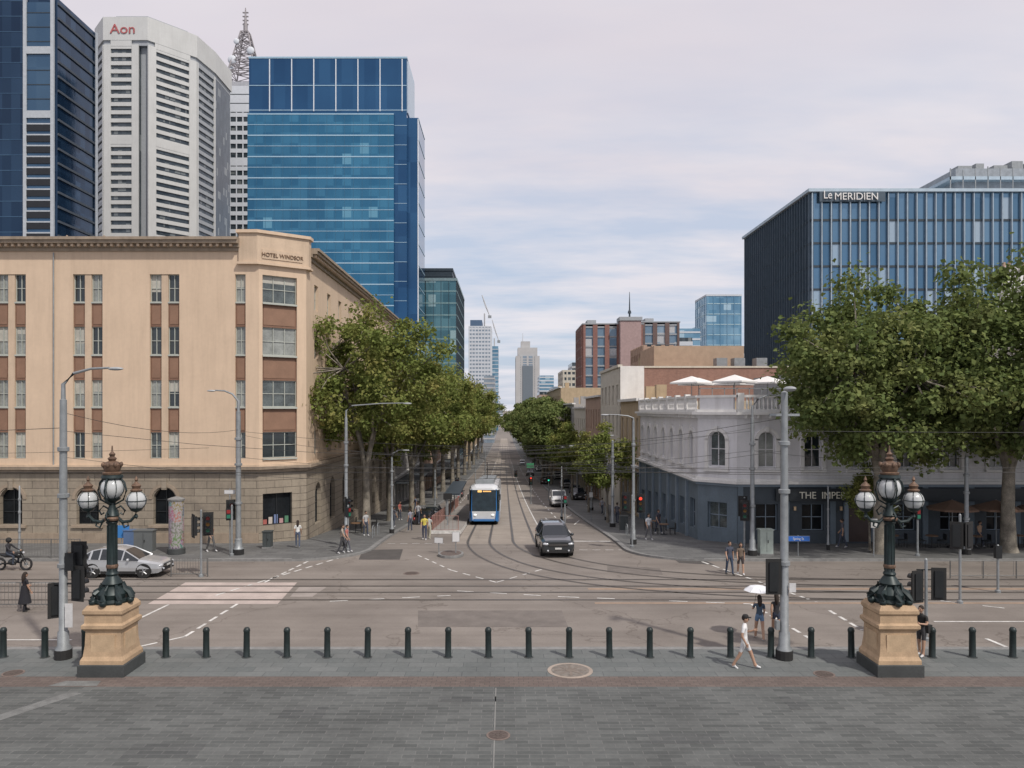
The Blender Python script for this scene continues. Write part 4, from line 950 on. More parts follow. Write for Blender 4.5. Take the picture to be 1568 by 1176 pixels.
tl(1140,45,[('h',-.1,2.8,-.3)],3.3); tl(533,46.3,[('p',0,2.3,1.2)],2.7); tl(840,104,[('h',0,3,0,'green')],3.6); tl(968,47.6,[('h',-.4,2.8,-.3)],3.2); tl(813,96,[('h',0,2.9,0,'red')],3.5); tl(1405,44.5,[('p',0,2.4,.2)],2.8); tl(700,92,[('h',0,2.8,.2)],3.3)
tl(790,130,[('h',0,2.8,.2)],3.3); tl(865,60,[('p',0,2.3,.2)],2.7)
# wires
o=O('overhead_tram_wires'); P=o.p('wires',mat('black_wire',(.03,.03,.03),.5))
def wire(a,b,sag=.15,r=.012,n=8):
    a,b=Vector(a),Vector(b); P.tube([a.lerp(b,i/n)-Vector((0,0,sag*4*(i/n)*(1-i/n))) for i in range(n+1)],r*.8,4,False)
def pt(px,py,Y): return (PX(px,Y),Y,PZ(py,Y))
wire((-100,38,5.55),(100,38,5.55),.0,.014,2); wire((-100,35.3,5.55),(100,35.3,5.55),0,.014,2)
for x in (-1.7,1.3):
    q=[(x,y,gz(y)+5.5) for y in [46]+[g for g,_ in GP if 46<g<=500]]; P.tube(q,.014,4,False)
for c,z in ((bez((-1.7,52),(-1.7,42),(2.5,35.35),(19,35.32),10),0),(bez((1.3,52),(1.3,44),(5,38.05),(20,38.02),10),0)):
    P.tube([(x,y,5.4) for x,y in c],.011,4,False)
wire(pt(97,632,26.1),pt(365,658,44.9),.4); wire(pt(97,700,26.1),pt(1201,690,26.0),.9,.008); wire(pt(365,660,44.9),pt(1152,660,44.6),.9); wire(pt(97,660,26.1),pt(1152,655,44.6),1.2,.01); wire(pt(1201,640,26),pt(365,665,44.9),1.2,.01)
wire(pt(530,690,48),pt(970,690,49),.5); wire(pt(600,715,56),pt(938,700,62),.4); wire(pt(530,700,48),pt(1152,690,44.6),.7); wire(pt(365,700,44.9),pt(970,700,49),.7); wire(pt(1201,660,26),(60,32,8.2),.3,.01); wire(pt(1152,690,44.6),pt(1480,702,45),.3)
for y in (70,85,100,120,145,175,210,250,300): wire((-7.9,y,gz(y)+7),(7.5,y,gz(y)+7),.5,.015); wire((-7.9,y+.6,gz(y)+6.4),(7.5,y-.6,gz(y)+6.4),.3,.012)
wire((-60,46,5.9),(-17.2,44.9,6.2),.3); wire((-60,30,7),(-14.9,26.1,7.8),.3)
o.done((0,0,0))
# ------------------------------------------------------------ VEHICLES
M_head=mat('headlamp_glass',(.6,.62,.65),.1,.2,obj=True,coat=1); M_tail=mat('tail_lamp',(.35,.02,.02),.2,obj=True,coat=1); M_cglass=mat('car_glass',(.02,.025,.03),.05,0,var=.1,obj=True,spec=.7)
M_plate=mat('number_plate',(.6,.6,.58),.5,obj=True)
def wheel(o,x,y,r,w,s):
    t=o.p('tyres',M_tyre,True); rm=o.p('rims',mat('alloy_rim',(.35,.36,.37),.35,.8,obj=True))
    n=20; prof=[(r*.62,-w/2),(r*.93,-w/2),(r,-w*.35),(r,w*.35),(r*.93,w/2),(r*.62,w/2)]
    vs=[];m=len(prof)
    for rr_,a in prof:
        for k in range(n): an=2*math.pi*k/n; vs.append((x+a,y+rr_*math.cos(an),r+rr_*math.sin(an)))
    t.add(vs,[(i*n+k,i*n+(k+1)%n,(i+1)*n+(k+1)%n,(i+1)*n+k) for i in range(m-1) for k in range(n)])
    o.p('rim_back',M_dark).tube([(x-w*.3,y,r),(x+w*.25,y,r)],r*.63,16)
    for k in range(5):
        an=2*math.pi*k/5; rm.tube([(x+s*w*.42,y,r),(x+s*w*.42,y+r*.62*math.cos(an),r+r*.62*math.sin(an))],[.05,.035],5)
    pts=[(x+s*w*.42,y+r*.62*math.cos(a),r+r*.62*math.sin(a)) for a in np.linspace(0,2*math.pi,17)]; rm.tube(pts,.022,5,False)
def car(name,col,St,zones,loc,yaw,wh,wr,W,pitch=0,metal=.4,suv=False,extra=None):
    o=O(name); M_b=mat('paint_'+name+str(int(col[0]*1000)),col,.3,metal,var=.04,obj=True,coat=1)
    Bd=o.p('body',M_b,True); Gd=o.p('glazing',M_cglass,True); ws,r0,r1,re=zones
    rings=[]
    for (y,zl,zb,zt,wl,wb,wt) in St:
        zm=(zl+zb)/2
        rings.append([(-wl,y,zl),(-wb-.02,y,zm),(-wb,y,zb),(-wt,y,zt-.03),(-wt*.6,y,zt),(wt*.6,y,zt),(wt,y,zt-.03),(wb,y,zb),(wb+.02,y,zm),(wl,y,zl)])
    for i in range(len(St)-1):
        a,b=rings[i],rings[i+1]
        for k in range(9):
            f=[a[k],a[k+1],b[k+1],b[k]]; g=False
            if k in (2,6): g = ws<=i<=re
            if k in (3,4,5): g = (ws<=i<r0) or (r1<=i<=re)
            (Gd if g else Bd).poly(f)
        Bd.poly([a[0],a[9],b[9],b[0]])
    Bd.poly(rings[0][::-1]); Bd.poly(rings[-1])
    for s in (-1,1):
        k=3 if s<0 else 6; kb=2 if s<0 else 7
        ln=[rings[i][k] for i in range(ws,re+2)]; Bd.tube(ln,.035,6); 
        for j in range(r0,r1+1):
            Bd.tube([rings[j][kb],rings[j][k]],.035 if j not in(r1,) else .05,5)
        Bd.tube([rings[i][kb] for i in range(ws,re+2)],.018,5)
        for y in wh:
            wheel(o,s*(W/2-.1),y,wr,.21,s)
            pts=[(s*(W/2+.0),y+(wr+.06)*math.cos(t),wr+(wr+.06)*math.sin(t)) for t in np.linspace(-.15,math.pi+.15,13)]
            o.p('wheel_arches',M_dark).tube(pts,.03,5)
            o.p('arch_voids',M_dark).tube([(s*(W/2-.3),y,wr+.02),(s*(W/2+.008),y,wr+.02)],wr+.045,18)
        y=St[ws][0]+.45; o.p('mirrors',M_b,True).ball((s*(W/2+.08),y,St[ws][2]+.1),.11,(1,.6,.8),8,6)
        o.p('door_lines',M_dark).box(s*(W/2+.022)-.004,s*(W/2+.022)+.004,St[r0][0]+.55,St[r0][0]+.57,.45,St[r0][2]-.03)
        o.p('handles',M_chrome).box(s*(W/2+.03)-.01,s*(W/2+.03)+.01,St[r0][0]+.25,St[r0][0]+.42,St[r0][2]-.14,St[r0][2]-.11)
        zb=St[0][2]
        o.p('headlamps',M_head,True).ball((s*(St[1][5]-.22),.06,zb-.02),.2,(1.0,.5,.42),10,6)
        o.p('tail_lamps',M_tail,True).ball((s*(St[-2][5]-.1),St[-1][0]-.06,St[-1][2]-.02),.18,(.7,.5,.8),10,6)
        o.p('fog_lamps',M_head).ball((s*(W/2-.35),-.01,.42),.06)
        o.p('sills',M_dark).box(s*(W/2-.1)-.1,s*(W/2-.1)+.1,wh[0]+wr+.1,wh[1]-wr-.1,.2,.34)
    w=W*.3; z=St[0][2]
    o.p('grille',M_dark).box(-w,w,-.03,.05,z-.16,z+.02); o.p('grille_bars',M_chrome).box(-w,w,-.045,-.03,z-.075,z-.05); o.p('lower_intake',M_dark).box(-w*1.3,w*1.3,-.02,.06,.3,.46); o.p('plate',M_plate).box(-.19,.19,-.05,-.03,.5,.6); o.p('rear_plate',M_plate).box(-.19,.19,St[-1][0],St[-1][0]+.02,.6,.72)
    if suv:
        for s in(-1,1): o.p('roof_rails',M_chrome).tube([(s*.6,St[r0][0]+.2,St[r0][3]+.05),(s*.6,St[r1][0]-.1,St[r1][3]+.05)],.02,5)
    o.done(loc,(pitch,0,yaw)); return o
SUV=[(0,.38,.82,.92,.76,.82,.66),(.14,.28,.88,1.0,.86,.92,.74),(.6,.26,.93,1.06,.9,.95,.78),(1.25,.26,.98,1.12,.92,.95,.8),(2.0,.26,1.02,1.6,.93,.95,.64),(2.5,.26,1.03,1.68,.93,.95,.66),(3.3,.26,1.04,1.68,.93,.95,.66),(4.0,.27,1.05,1.62,.92,.94,.64),(4.45,.32,1.0,1.12,.88,.92,.74),(4.6,.4,.9,1.0,.82,.86,.68)]
HAT=[(0,.32,.62,.7,.7,.74,.55),(.15,.24,.68,.78,.8,.86,.66),(.6,.2,.74,.86,.85,.88,.72),(1.15,.2,.82,.94,.87,.89,.76),(1.95,.2,.86,1.36,.87,.89,.56),(2.4,.2,.88,1.45,.87,.89,.58),(3.1,.2,.89,1.44,.87,.89,.58),(3.6,.22,.9,1.34,.86,.88,.55),(4.15,.26,.9,1.02,.84,.86,.66),(4.3,.34,.8,.92,.78,.8,.6)]
VAN=[(0,.4,.85,.95,.78,.84,.68),(.15,.3,.95,1.1,.88,.94,.76),(.5,.28,1.02,1.2,.9,.95,.8),(.9,.28,1.08,1.3,.92,.95,.82),(1.6,.28,1.12,1.85,.93,.95,.76),(2.1,.28,1.12,1.95,.93,.95,.78),(3.4,.28,1.12,1.95,.93,.95,.78),(4.7,.28,1.12,1.93,.93,.95,.78),(4.85,.32,1.12,1.3,.9,.94,.8),(4.95,.38,1.0,1.15,.86,.9,.78)]
Z=(3,4,7,7)
pit=lambda Y:-math.atan((gz(Y)-gz(Y+4))/4)
def gzr(Y): return gz(Y)+RD+.02
car('suv_car',(.035,.042,.048),SUV,Z,(PX(855,44.3),44.3,gzr(44.3)),.05,(.95,3.75),.36,1.9,suv=True)
car('hatchback_car',(.5,.52,.54),HAT,Z,(PX(257,39.9),39.9,gzr(39.9)),math.pi/2,(.85,3.45),.32,1.78,metal=.4)
car('white_van',(.65,.65,.65),VAN,Z,(PX(856,92),91,gzr(91)),0,(.95,3.9),.34,1.9,pit(91),metal=0)
for px,Y,c,S in ((884,118,(.05,.05,.055),HAT),(868,135,(.4,.4,.4),SUV),(836,150,(.1,.02,.02),HAT),(855,170,(.6,.6,.6),VAN),(812,190,(.05,.06,.08),SUV),(826,215,(.5,.5,.5),HAT),(800,260,(.6,.6,.6),VAN),(888,104,(.03,.03,.035),SUV)):
    car('parked_car',c,S,Z,(PX(px,Y),Y,gzr(Y)),0,(.9,3.7),.34,1.85,pit(Y))
for Y,c in ((66,(.03,.035,.04)),(73,(.25,.26,.27)),(104,(.4,.4,.4)),(112,(.03,.03,.03))): car('parked_car',c,HAT,Z,(-6.95,Y+4.3,gzr(Y+4.3)),math.pi,(.85,3.45),.32,1.78,0)
# tram
M_tw=mat('tram_white',(.62,.64,.66),.35,0,var=.04,obj=True,coat=.6); M_tb=mat('tram_blue',(.03,.16,.42),.35,0,var=.06,obj=True,coat=.6); M_tg_=mat('tram_glass',(.02,.035,.045),.12,0,var=.3,scale=2,obj=True,spec=.35)
o=O('tram'); W=1.325
Bw=o.p('lower_body',M_tb); Rf=o.p('roof_body',M_tw,True)
def ringt(y,w,zt,zb=.25): 
    return [(-w,y,zb),(-w*1.0,y,1.15),(-w,y,2.95),(-w*.9,y,zt-.15),(-w*.65,y,zt),(w*.65,y,zt),(w*.9,y,zt-.15),(w,y,2.95),(w,y,1.15),(w,y,zb)]
def front(yof,sg):
    st=[(0,1.02,3.1,.35),(.12,1.12,3.2,.28),(.4,1.24,3.3,.25),(.9,1.3,3.4,.25),(1.5,W,3.42,.25)]
    rings=[]
    for (y,w,zt,zb) in st:
        rg=ringt(0,w,zt,zb); rg2=[]
        for (x,_,z) in rg:
            rake=max(0,(z-1.1))*.2*(1-y/1.5); low=.1*(1-y/1.5) if z<.5 else 0
            rg2.append((x,yof+sg*(y+rake+low),z))
        rings.append(rg2)
    G=o.p('windscreen',M_tg_,True); A=o.p('nose_white',M_tw,True); Bl=o.p('nose_blue',M_tb,True)
    for a,b in zip(rings,rings[1:]):
        for k in range(9):
            t=G if k in (1,7) else (Bl if k in (0,8) else A); t.poly([a[k],a[k+1],b[k+1],b[k]])
    r=rings[0]
    A.poly([r[0],r[9],r[8],r[1]]); G.poly([r[1],r[8],r[7],r[2]]); G.poly([r[2],r[7],r[6],r[3]]); A.poly([r[3],r[6],r[5],r[4]])
    z=lambda y:yof+sg*y
    o.p('route_number',emis('route_display',(.9,.5,.15),.8)).box(-.55,-.2,z(.33),z(.36),2.74,2.92)
    o.p('route_text',emis('route_display2',(.9,.5,.15),.5)).box(-.1,.6,z(.33),z(.36),2.78,2.88)
    for s in(-1,1):
        o.p('headlights',emis('tram_headlight',(.9,.9,.85),.6),True).ball((s*.75,z(.0),.85),.11,(1.2,.4,.7)); 
        Bl.tube([(s*1.0,z(.03),.35),(s*1.05,z(.06),1.15),(s*1.02,z(.45),3.0)],.055,6)
        o.p('mirror_arms',M_black).box(s*1.36-.06,s*1.36+.06,z(.2),z(.3),2.1,2.6)
    o.p('bumper',M_tb).box(-.9,.9,z(-.06),z(.05),.32,.5); o.p('wiper',M_black).tube([(0,z(.02),1.2),(.3,z(.25),2.0)],.015,4)
    o.p('dashboard',M_dark).box(-.9,.9,z(.1),z(.3),1.12,1.3)
front(0,1)
for j in range(3):
    y0=1.5+j*9.6; y1=y0+9.1
    for s in(-1,1):
        F=Fr((W,y0),(W,y1)) if s>0 else Fr((-W,y1),(-W,y0))
        Bw.fbox(F,0,F.len,-.1,0,.25,1.15); o.p('cantrail',M_tw).fbox(F,0,F.len,-.1,0,2.75,3.05); o.p('side_glass',M_tg_).fbox(F,0,F.len,-.1,-.02,1.15,2.75)
        k=0
        while k<F.len: o.p('window_pillars',M_black).fbox(F,k,min(k+.12,F.len),-.02,0.003,1.15,2.75); k+=1.5
        for k in (2.6,6.2): o.p('doors',M_tw).fbox(F,k,k+.07,0,.015,.3,2.7); o.p('doors',M_tw).fbox(F,k+1.35,k+1.42,0,.015,.3,2.7); o.p('door_glass',M_tg_).fbox(F,k+.07,k+1.35,.0,.01,.4,2.7)
    Rf.add([(-W,y0,3.05),(-W*.9,y0,3.3),(-.8,y0,3.42),(.8,y0,3.42),(W*.9,y0,3.3),(W,y0,3.05),(-W,y1,3.05),(-W*.9,y1,3.3),(-.8,y1,3.42),(.8,y1,3.42),(W*.9,y1,3.3),(W,y1,3.05)],[(0,1,7,6),(1,2,8,7),(2,3,9,8),(3,4,10,9),(4,5,11,10),(0,5,11,6)])
    o.p('bellows',M_dark).box(-W+.1,W-.1,y1,y1+.5,.3,3.25); o.p('roof_units',M_galv).box(-.8,.8,y0+1.5,y1-2,3.42,3.75); o.p('underframe',M_dark).box(-1.1,1.1,y0,y1,.1,.26); o.p('floor',M_dark).box(-1.2,1.2,y0,y1,.28,.4)
    o.p('interior_back',mat('tram_interior',(.1,.12,.13),.7,obj=True)).box(-.3,.3,y0+.5,y1-.5,.4,2.7)
P=o.p('pantograph',M_black); P.tube([(0,12,3.6),(0,13.2,4.4),(0,12.1,5.3)],.04,5); P.box(-.8,.8,12.0,12.2,5.3,5.36)
Yt=65.5; o.done((-1.72,Yt,gz(Yt)+RD+.02),(-math.atan(.068),0,0))
def fence(name,pts,h=1.1,m=M_galv,sp_=.14,z0=None,rail2=True):
    o=O(name); P=o.p('rails_and_posts',m)
    for a,b in zip(pts,pts[1:]):
        F=Fr(a,b); n=max(1,int(F.len/1.6))
        zf=lambda u:(z0 if z0 is not None else gz(F(u,0,0)[1]))
        for i in range(n+1): u=F.len*i/n; q=F(u,0,0); P.tube([(q[0],q[1],zf(u)),(q[0],q[1],zf(u)+h)],.03,6)
        for hh in (h,.15): 
            for i in range(n): q0=F(F.len*i/n,0,0); q1=F(F.len*(i+1)/n,0,0); P.tube([(q0[0],q0[1],zf(F.len*i/n)+hh),(q1[0],q1[1],zf(F.len*(i+1)/n)+hh)],.022,5)
        u=sp_
        while u<F.len: q=F(u,0,0); P.tube([(q[0],q[1],zf(u)+.15),(q[0],q[1],zf(u)+h)],.009,4,False); u+=sp_
    o.done()
M_rail=mat('weathered_railing',(.16,.16,.155),.6,.3,var=.2)
fence('pedestrian_fence',[(-42,33.2),(-19.2,33.2)],1.1,M_rail,.16,RD); fence('pedestrian_fence',[(PX(1455,39),39),(46,39)],.9,M_rail,1.6,RD); fence('pedestrian_fence',[(PX(262,39.4),39.4),(PX(318,39.4),39.4)],.95,M_rail,.14,RD)
fence('pedestrian_fence',[(-60,43.6),(-24,43.6)],1.1,M_rail,.16,0)
o=O('tram_stop_platform'); strip(o.p('deck',mat('platform_concrete',(.3,.28,.26),.8)),-5.4,-3.2,57,90,RD+.26); 
for a,b in ((57,66),(66,73),(73,82),(82,90)):
    for x in(-5.4,-3.2): o.p('edges',M_line).poly([(x,a,gz(a)+RD),(x,b,gz(b)+RD),(x,b,gz(b)+RD+.27),(x,a,gz(a)+RD+.27)])
o.p('end',M_line).poly([(-5.4,57,gz(57)+RD),(-3.2,57,gz(57)+RD),(-3.2,57,gz(57)+RD+.26),(-5.4,57,gz(57)+RD+.26)])
o.p('shelter_roof',M_dkf).box(-5.3,-3.9,68,80,gz(70)+2.5,gz(70)+2.62); 
for y in (68.5,74,79.5): o.p('shelter_posts',M_galv).box(-5.2,-5.1,y,y+.1,gz(y),gz(70)+2.5)
o.p('info_screen',M_dark).box(-4.9,-4.2,62,62.1,gz(62)+2.2,gz(62)+2.7); o.p('screen_post',M_galv).box(-4.6,-4.5,62.1,62.18,gz(62),gz(62)+2.3); o.done()
M_redr=mat('red_white_rail',(.36,.2,.17),.5,obj=True,var=.4,scale=2)
fence('tram_stop_fence',[(-5.35,57.2),(-5.35,90)],1.2,M_redr,.3); fence('tram_stop_fence',[(-5.3,57.1),(-3.4,57.1)],1.2,M_redr,.3)
o=O('traffic_island'); o.p('kerb',M_kerb).prism([(PX(690,45)+.75*math.cos(a)*1.0,45.2+1.0*math.sin(a)) for a in np.linspace(0,2*math.pi,17)[:-1]],RD,RD+.14); o.p('infill',M_band).prism([(PX(690,45)+.62*math.cos(a),45.2+.86*math.sin(a)) for a in np.linspace(0,2*math.pi,17)[:-1]],RD+.14,RD+.15); o.done()
def sign(name,x,y,z,w,h,zc,col,yaw=0,ph=None,txt=None):
    o=O(name); m=mat('sign_face_%g_%g'%(col[0],col[2]),col,.5,var=.04,obj=True); o.p('post',M_galv).tube([(0,0,0),(0,0,ph or zc+h/2)],.03,6); o.p('face',m).box(-w/2,w/2,-.06,-.035,zc-h/2,zc+h/2); o.p('backing',M_galv).box(-w/2-.02,w/2+.02,-.034,-.02,zc-h/2-.02,zc+h/2+.02)
    if txt: F=Fr((0,0),(1,0)); text(o,txt,(0,-.065,zc-h*.25),h*.75,F,M_white if col[0]<.4 else M_dkf,.003,.85)
    o.done((x,y,z),(0,0,yaw))
sign('keep_left_sign',PX(698,45.2),45.2,RD+.14,.4,.55,.95,(.62,.62,.62),.1); sign('keep_left_sign',PX(672,46),46,RD,.5,.3,.75,(.62,.62,.62),-.2)
sign('street_name_sign',PX(1222,44.4),44.4,0,1.3,.28,1.0,(.03,.14,.5),0,1.2,'Spring St'); sign('blue_parking_sign',PX(186,47),47,0,1.0,.75,1.0,(.04,.2,.5)); sign('street_name_sign',PX(352,45.2),45.2,0,.6,.2,3.6,(.6,.6,.6),0,3.8)
sign('clearway_sign',PX(1338,44.3),44.3,0,.35,.5,1.9,(.6,.6,.58)); sign('clearway_sign',PX(752,110),110,gz(110),.5,.6,2.6,(.6,.6,.58)); sign('clearway_sign',PX(905,70),70,gz(70),.3,.45,2.3,(.6,.6,.58)); sign('green_direction_sign',PX(812,128),128,gz(128),1.2,.8,4.2,(.05,.25,.12),0,4.8)
def poster():
    m,nt,b=nodes('posters'); p=pos(nt,(1.3,1.3,.9),obj=True); v=nt.nodes.new('ShaderNodeTexVoronoi'); v.distance='CHEBYCHEV'; v.inputs['Scale'].default_value=1.6; v.inputs['Randomness'].default_value=.7; L(nt,p,v.inputs['Vector'])
    c=mixc(nt,1.0,v.outputs['Color'],(.5,.3,.28),'MULTIPLY'); c=mixc(nt,ramp(nt,noise(nt,p,9,3),.45,.55),c,(.42,.38,.36)); c=mixc(nt,.35,c,(.15,.17,.22)); L(nt,c,b.inputs['Base Color']); return m
o=O('poster_column'); o.p('drum',poster(),True).lathe((0,0,0),[(.42,.35),(.42,3.1)],24); o.p('base',M_bs,True).lathe((0,0,0),[(.5,0),(.5,.3),(.44,.35)],24); o.p('cap',M_kerb,True).lathe((0,0,0),[(.46,3.1),(.48,3.2),(.3,3.28),(.05,3.34)],24); o.done((PX(270,45.2),45.2,0))
def cabinet(name,px,Y,w,h,col,d=.5):
    o=O(name); m=mat('cabinet_%g_%g'%(col[0],col[1]),col,.55,var=.08,obj=True); o.p('shell',m).box(-w/2,w/2,-d/2,d/2,.1,h); o.p('lid',m).box(-w/2-.04,w/2+.04,-d/2-.04,d/2+.04,h,h+.06); o.p('plinth',M_kerb).box(-w/2-.03,w/2+.03,-d/2-.03,d/2+.03,0,.1); o.p('door_seam',M_dark).box(-.008,.008,-d/2-.006,-d/2,.2,h-.1); o.p('handle',M_black).box(.06,.09,-d/2-.03,-d/2,h*.5,h*.62); o.done((PX(px,Y),Y,gz(Y)))
cabinet('signal_control_cabinet',1172,44.8,.75,1.45,(.38,.44,.40)); cabinet('utility_cabinet',222,45.5,1.1,1.3,(.12,.13,.13)); cabinet('litter_bin',410,47.2,.5,1.0,(.06,.07,.07)); cabinet('litter_bin',955,58,.6,1.1,(.06,.07,.07)); cabinet('newspaper_kiosk',212,47,1.6,1.1,(.1,.16,.28))
M_tan=mat('brown_canvas',(.16,.10,.07),.8,var=.1)
for x in (27.5,30.2,33.2): umbrella('cafe_umbrella',x,47.3,0,1.45,2.9,M_tan,8,.5)
def table(x,y,z):
    o=O('cafe_table'); o.p('top',mat('timber_top',(.2,.12,.07),.5,obj=True)).lathe((0,0,0),[(.36,.72),(.36,.76)],14); o.p('stem',M_black).tube([(0,0,0),(0,0,.72)],.03,6); o.p('foot',M_black).lathe((0,0,0),[(.24,0),(.24,.03)],10)
    for s in(-1,1):
        o.p('chair_seats',M_black).box(s*.62-.2,s*.62+.2,-.2,.2,.43,.47); o.p('chair_backs',M_black).box(s*.82-.02,s*.82+.02,-.2,.2,.5,.85)
        for a in(-.17,.17):
            for b in(-.17,.17): o.p('chair_legs',M_black).box(s*.62+a-.015,s*.62+a+.015,b-.015,b+.015,0,.43)
            o.p('chair_legs',M_black).box(s*.82-.015,s*.82+.015,a-.015,a+.015,.43,.52)
    o.done((x,y,z))
for x,y in ((26.3,47.4),(28.9,47.2),(31.7,47.5),(24.0,47.6),(-10.8,56),(-10.9,61),(11.4,55),(11.5,58.5)): table(x,y,gz(y))
for x,y in ((-9.0,53),(-9.0,55),(8.6,52),(8.6,54)):
    o=O('bicycle_hoop'); o.p('hoop',M_galv).tube([(0,-.35,0),(0,-.35,.65),(0,-.2,.8),(0,.2,.8),(0,.35,.65),(0,.35,0)],.03,6); o.done((x,y,gz(y)))
# ------------------------------------------------------------ PEOPLE
SK=(.42,.26,.18)
def cm(c,nm='cloth'): return mat('%s_%.2f_%.2f_%.2f'%(nm,*c),c,.85,var=.1,scale=6,obj=True)
M_skin=mat('skin',SK,.55,var=.05,obj=True); M_lips=mat('lips',(.3,.1,.09),.5,obj=True); M_eye=mat('eyes',(.03,.02,.02),.3,obj=True)
def person(name,x,y,z,h,yaw,shirt,pants,stride=.4,hair=(.03,.02,.015),shoes=(.6,.6,.6),sleeve='short',legs='long',arms=None,dress=None,long_hair=False,hat=None,extra=None,sit=False,bag=None,slim=1.0):
    J={};rad={};E=[]
    def j(n,p,r): J[n]=Vector(p); rad[n]=r
    j('pel',(0,0,.97),(.135*slim,.10)); j('wai',(0,0,1.12),(.125*slim,.09)); j('che',(0,-.01,1.29),(.15*slim,.105)); j('nb',(0,.01,1.44),(.07,.06)); j('nk',(0,-.01,1.53),(.05,.05))
    E+=[('pel','wai','shirt'),('wai','che','shirt'),('che','nb','shirt'),('nb','nk','skin')]
    low=9
    for s,t in ((-1,'l'),(1,'r')):
        a=s*stride; 
        if sit: th,lo=1.35,-.1
        else: th=a*.9 if a>0 else a*.6; lo=th*.75 if a>0 else th-.5*abs(stride)
        hp=Vector((.095*s,0,.93)); kn=hp+.44*Vector((.03*s+(.25*s if sit else 0),-math.sin(th),-math.cos(th))); an=kn+.42*Vector((0,-math.sin(lo),-math.cos(lo))); low=min(low,an.z)
        j('hp'+t,hp,(.095,.095)); j('kn'+t,kn,(.062,.062)); j('cf'+t,kn.lerp(an,.35),(.056,.06)); j('an'+t,an,(.04,.042)); pt_=-.25 if (lo<-.3 and not sit) else 0
        j('to'+t,an+Vector((.01*s,-.17,-.045+pt_*.25)),(.042,.03)); j('he'+t,an+Vector((0,.03,-.045)),(.038,.034))
        up='pants'; lw='pants' if legs=='long' else 'skin'
        E+=[('pel','hp'+t,'pants'),('hp'+t,'kn'+t,up),('kn'+t,'cf'+t,lw),('cf'+t,'an'+t,lw),('an'+t,'to'+t,'shoe'),('an'+t,'he'+t,'shoe')]
        b=-s*stride*.8; sh=Vector((.185*s*slim,0,1.415)); el=sh+.29*Vector((.14*s,-math.sin(b),-math.cos(b))); wr=el+.25*Vector((-.02*s,-math.sin(b+.35),-math.cos(b+.35)))
        if arms and t in arms: el=Vector(arms[t][0]); wr=Vector(arms[t][1])
        j('sh'+t,sh,(.062,.062)); j('el'+t,el,(.044,.044)); j('wr'+t,wr,(.028,.028)); hd=(wr-el).normalized(); j('ha'+t,wr+hd*.08,(.036,.02))
        E+=[('che','sh'+t,'shirt'),('sh'+t,'el'+t,'sleeve'),('el'+t,'wr'+t,'fore'),('wr'+t,'ha'+t,'skin')]
    dz=.08-low
    names=list(J); me=bpy.data.meshes.new('sk'); me.from_pydata([J[n] for n in names],[(names.index(a),names.index(b)) for a,b,_ in E],[]); ob=bpy.data.objects.new('tmp',me); COL.objects.link(ob)
    m=ob.modifiers.new('s','SKIN'); m.use_smooth_shade=True; sv=me.skin_vertices[0].data
    for i,n in enumerate(names): sv[i].radius=rad[n]; sv[i].use_root=(n=='pel')
    m2=ob.modifiers.new('u','SUBSURF'); m2.levels=2; m2.render_levels=2
    dg=bpy.context.evaluated_depsgraph_get(); body=bpy.data.meshes.new_from_object(ob.evaluated_get(dg)); bpy.data.objects.remove(ob)
    body.name='body'; body.materials.clear(); keys=['shirt','pants','skin','shoe']; ml=[cm(shirt),cm(pants),M_skin,cm(shoes,'shoe')]
    for q in ml: body.materials.append(q)
    def lab(p):
        best=None;bd=9
        for a,b,l in E:
            A,B=J[a],J[b]; ab=B-A; t=max(0,min(1,(p-A).dot(ab)/ab.length_squared)); d=(p-(A+ab*t)).length-rad[a][0]*.6
            if d<bd: bd=d;best=(l,t,a)
        l,t,a=best
        if l=='sleeve': l='shirt' if (sleeve!='none' and (t<.65 or sleeve=='long')) else 'skin'
        if l=='fore': l='shirt' if sleeve=='long' else 'skin'
        if l=='pants' and legs=='shorts' and a.startswith('hp') and t>.75: l='skin'
        if l=='pants' and legs=='mini' and a.startswith('hp') and t>.4: l='skin'
        return keys.index(l)
    for p in body.polygons: p.material_index=lab(p.center)
    root=O(name); 
    S=root.p('head_and_hands',M_skin,True)
    hc=J['nk']+Vector((0,-.02,.115)); S.ball(hc,.1,(.78,.95,1.18),16,12); S.ball(hc+Vector((0,-.03,-.06)),.06,(.8,.9,.9),12,8)
    S.tube([hc+Vector((0,-.09,.02)),hc+Vector((0,-.118,-.018)),hc+Vector((0,-.095,-.03))],[.009,.017,.012],6)
    for s in(-1,1): S.ball(hc+Vector((s*.08,.005,-.005)),.024,(.4,.8,1.2),8,6); root.p('eyes',M_eye).ball(hc+Vector((s*.032,-.088,.012)),.011,(1.2,.6,.7),8,5); root.p('brows',cm(hair,'hair')).ball(hc+Vector((s*.034,-.088,.035)),.018,(1.1,.4,.25),8,5)
    root.p('mouth',M_lips).ball(hc+Vector((0,-.088,-.055)),.02,(1.2,.45,.35),8,5)
    Hh=root.p('hair',cm(hair,'hair'),True); Hh.ball(hc+Vector((0,.018,.03)),.108,(.82,.95,1.0),14,10)
    if long_hair: Hh.tube([hc+Vector((0,.05,.02)),hc+Vector((0,.085,-.1)),hc+Vector((0,.09,-.25)),hc+Vector((0,.08,-.33))],[.085,.09,.07,.03],10)
    if hat: Hh2=root.p('hat',cm(hat)); Hh2.lathe(hc+Vector((0,0,.05)),[(.1,0),(.098,.05),(.07,.09),(.02,.1)],14); Hh2.box(-.06,.06,hc.y-.18,hc.y-.08,hc.z+.05,hc.z+.065)
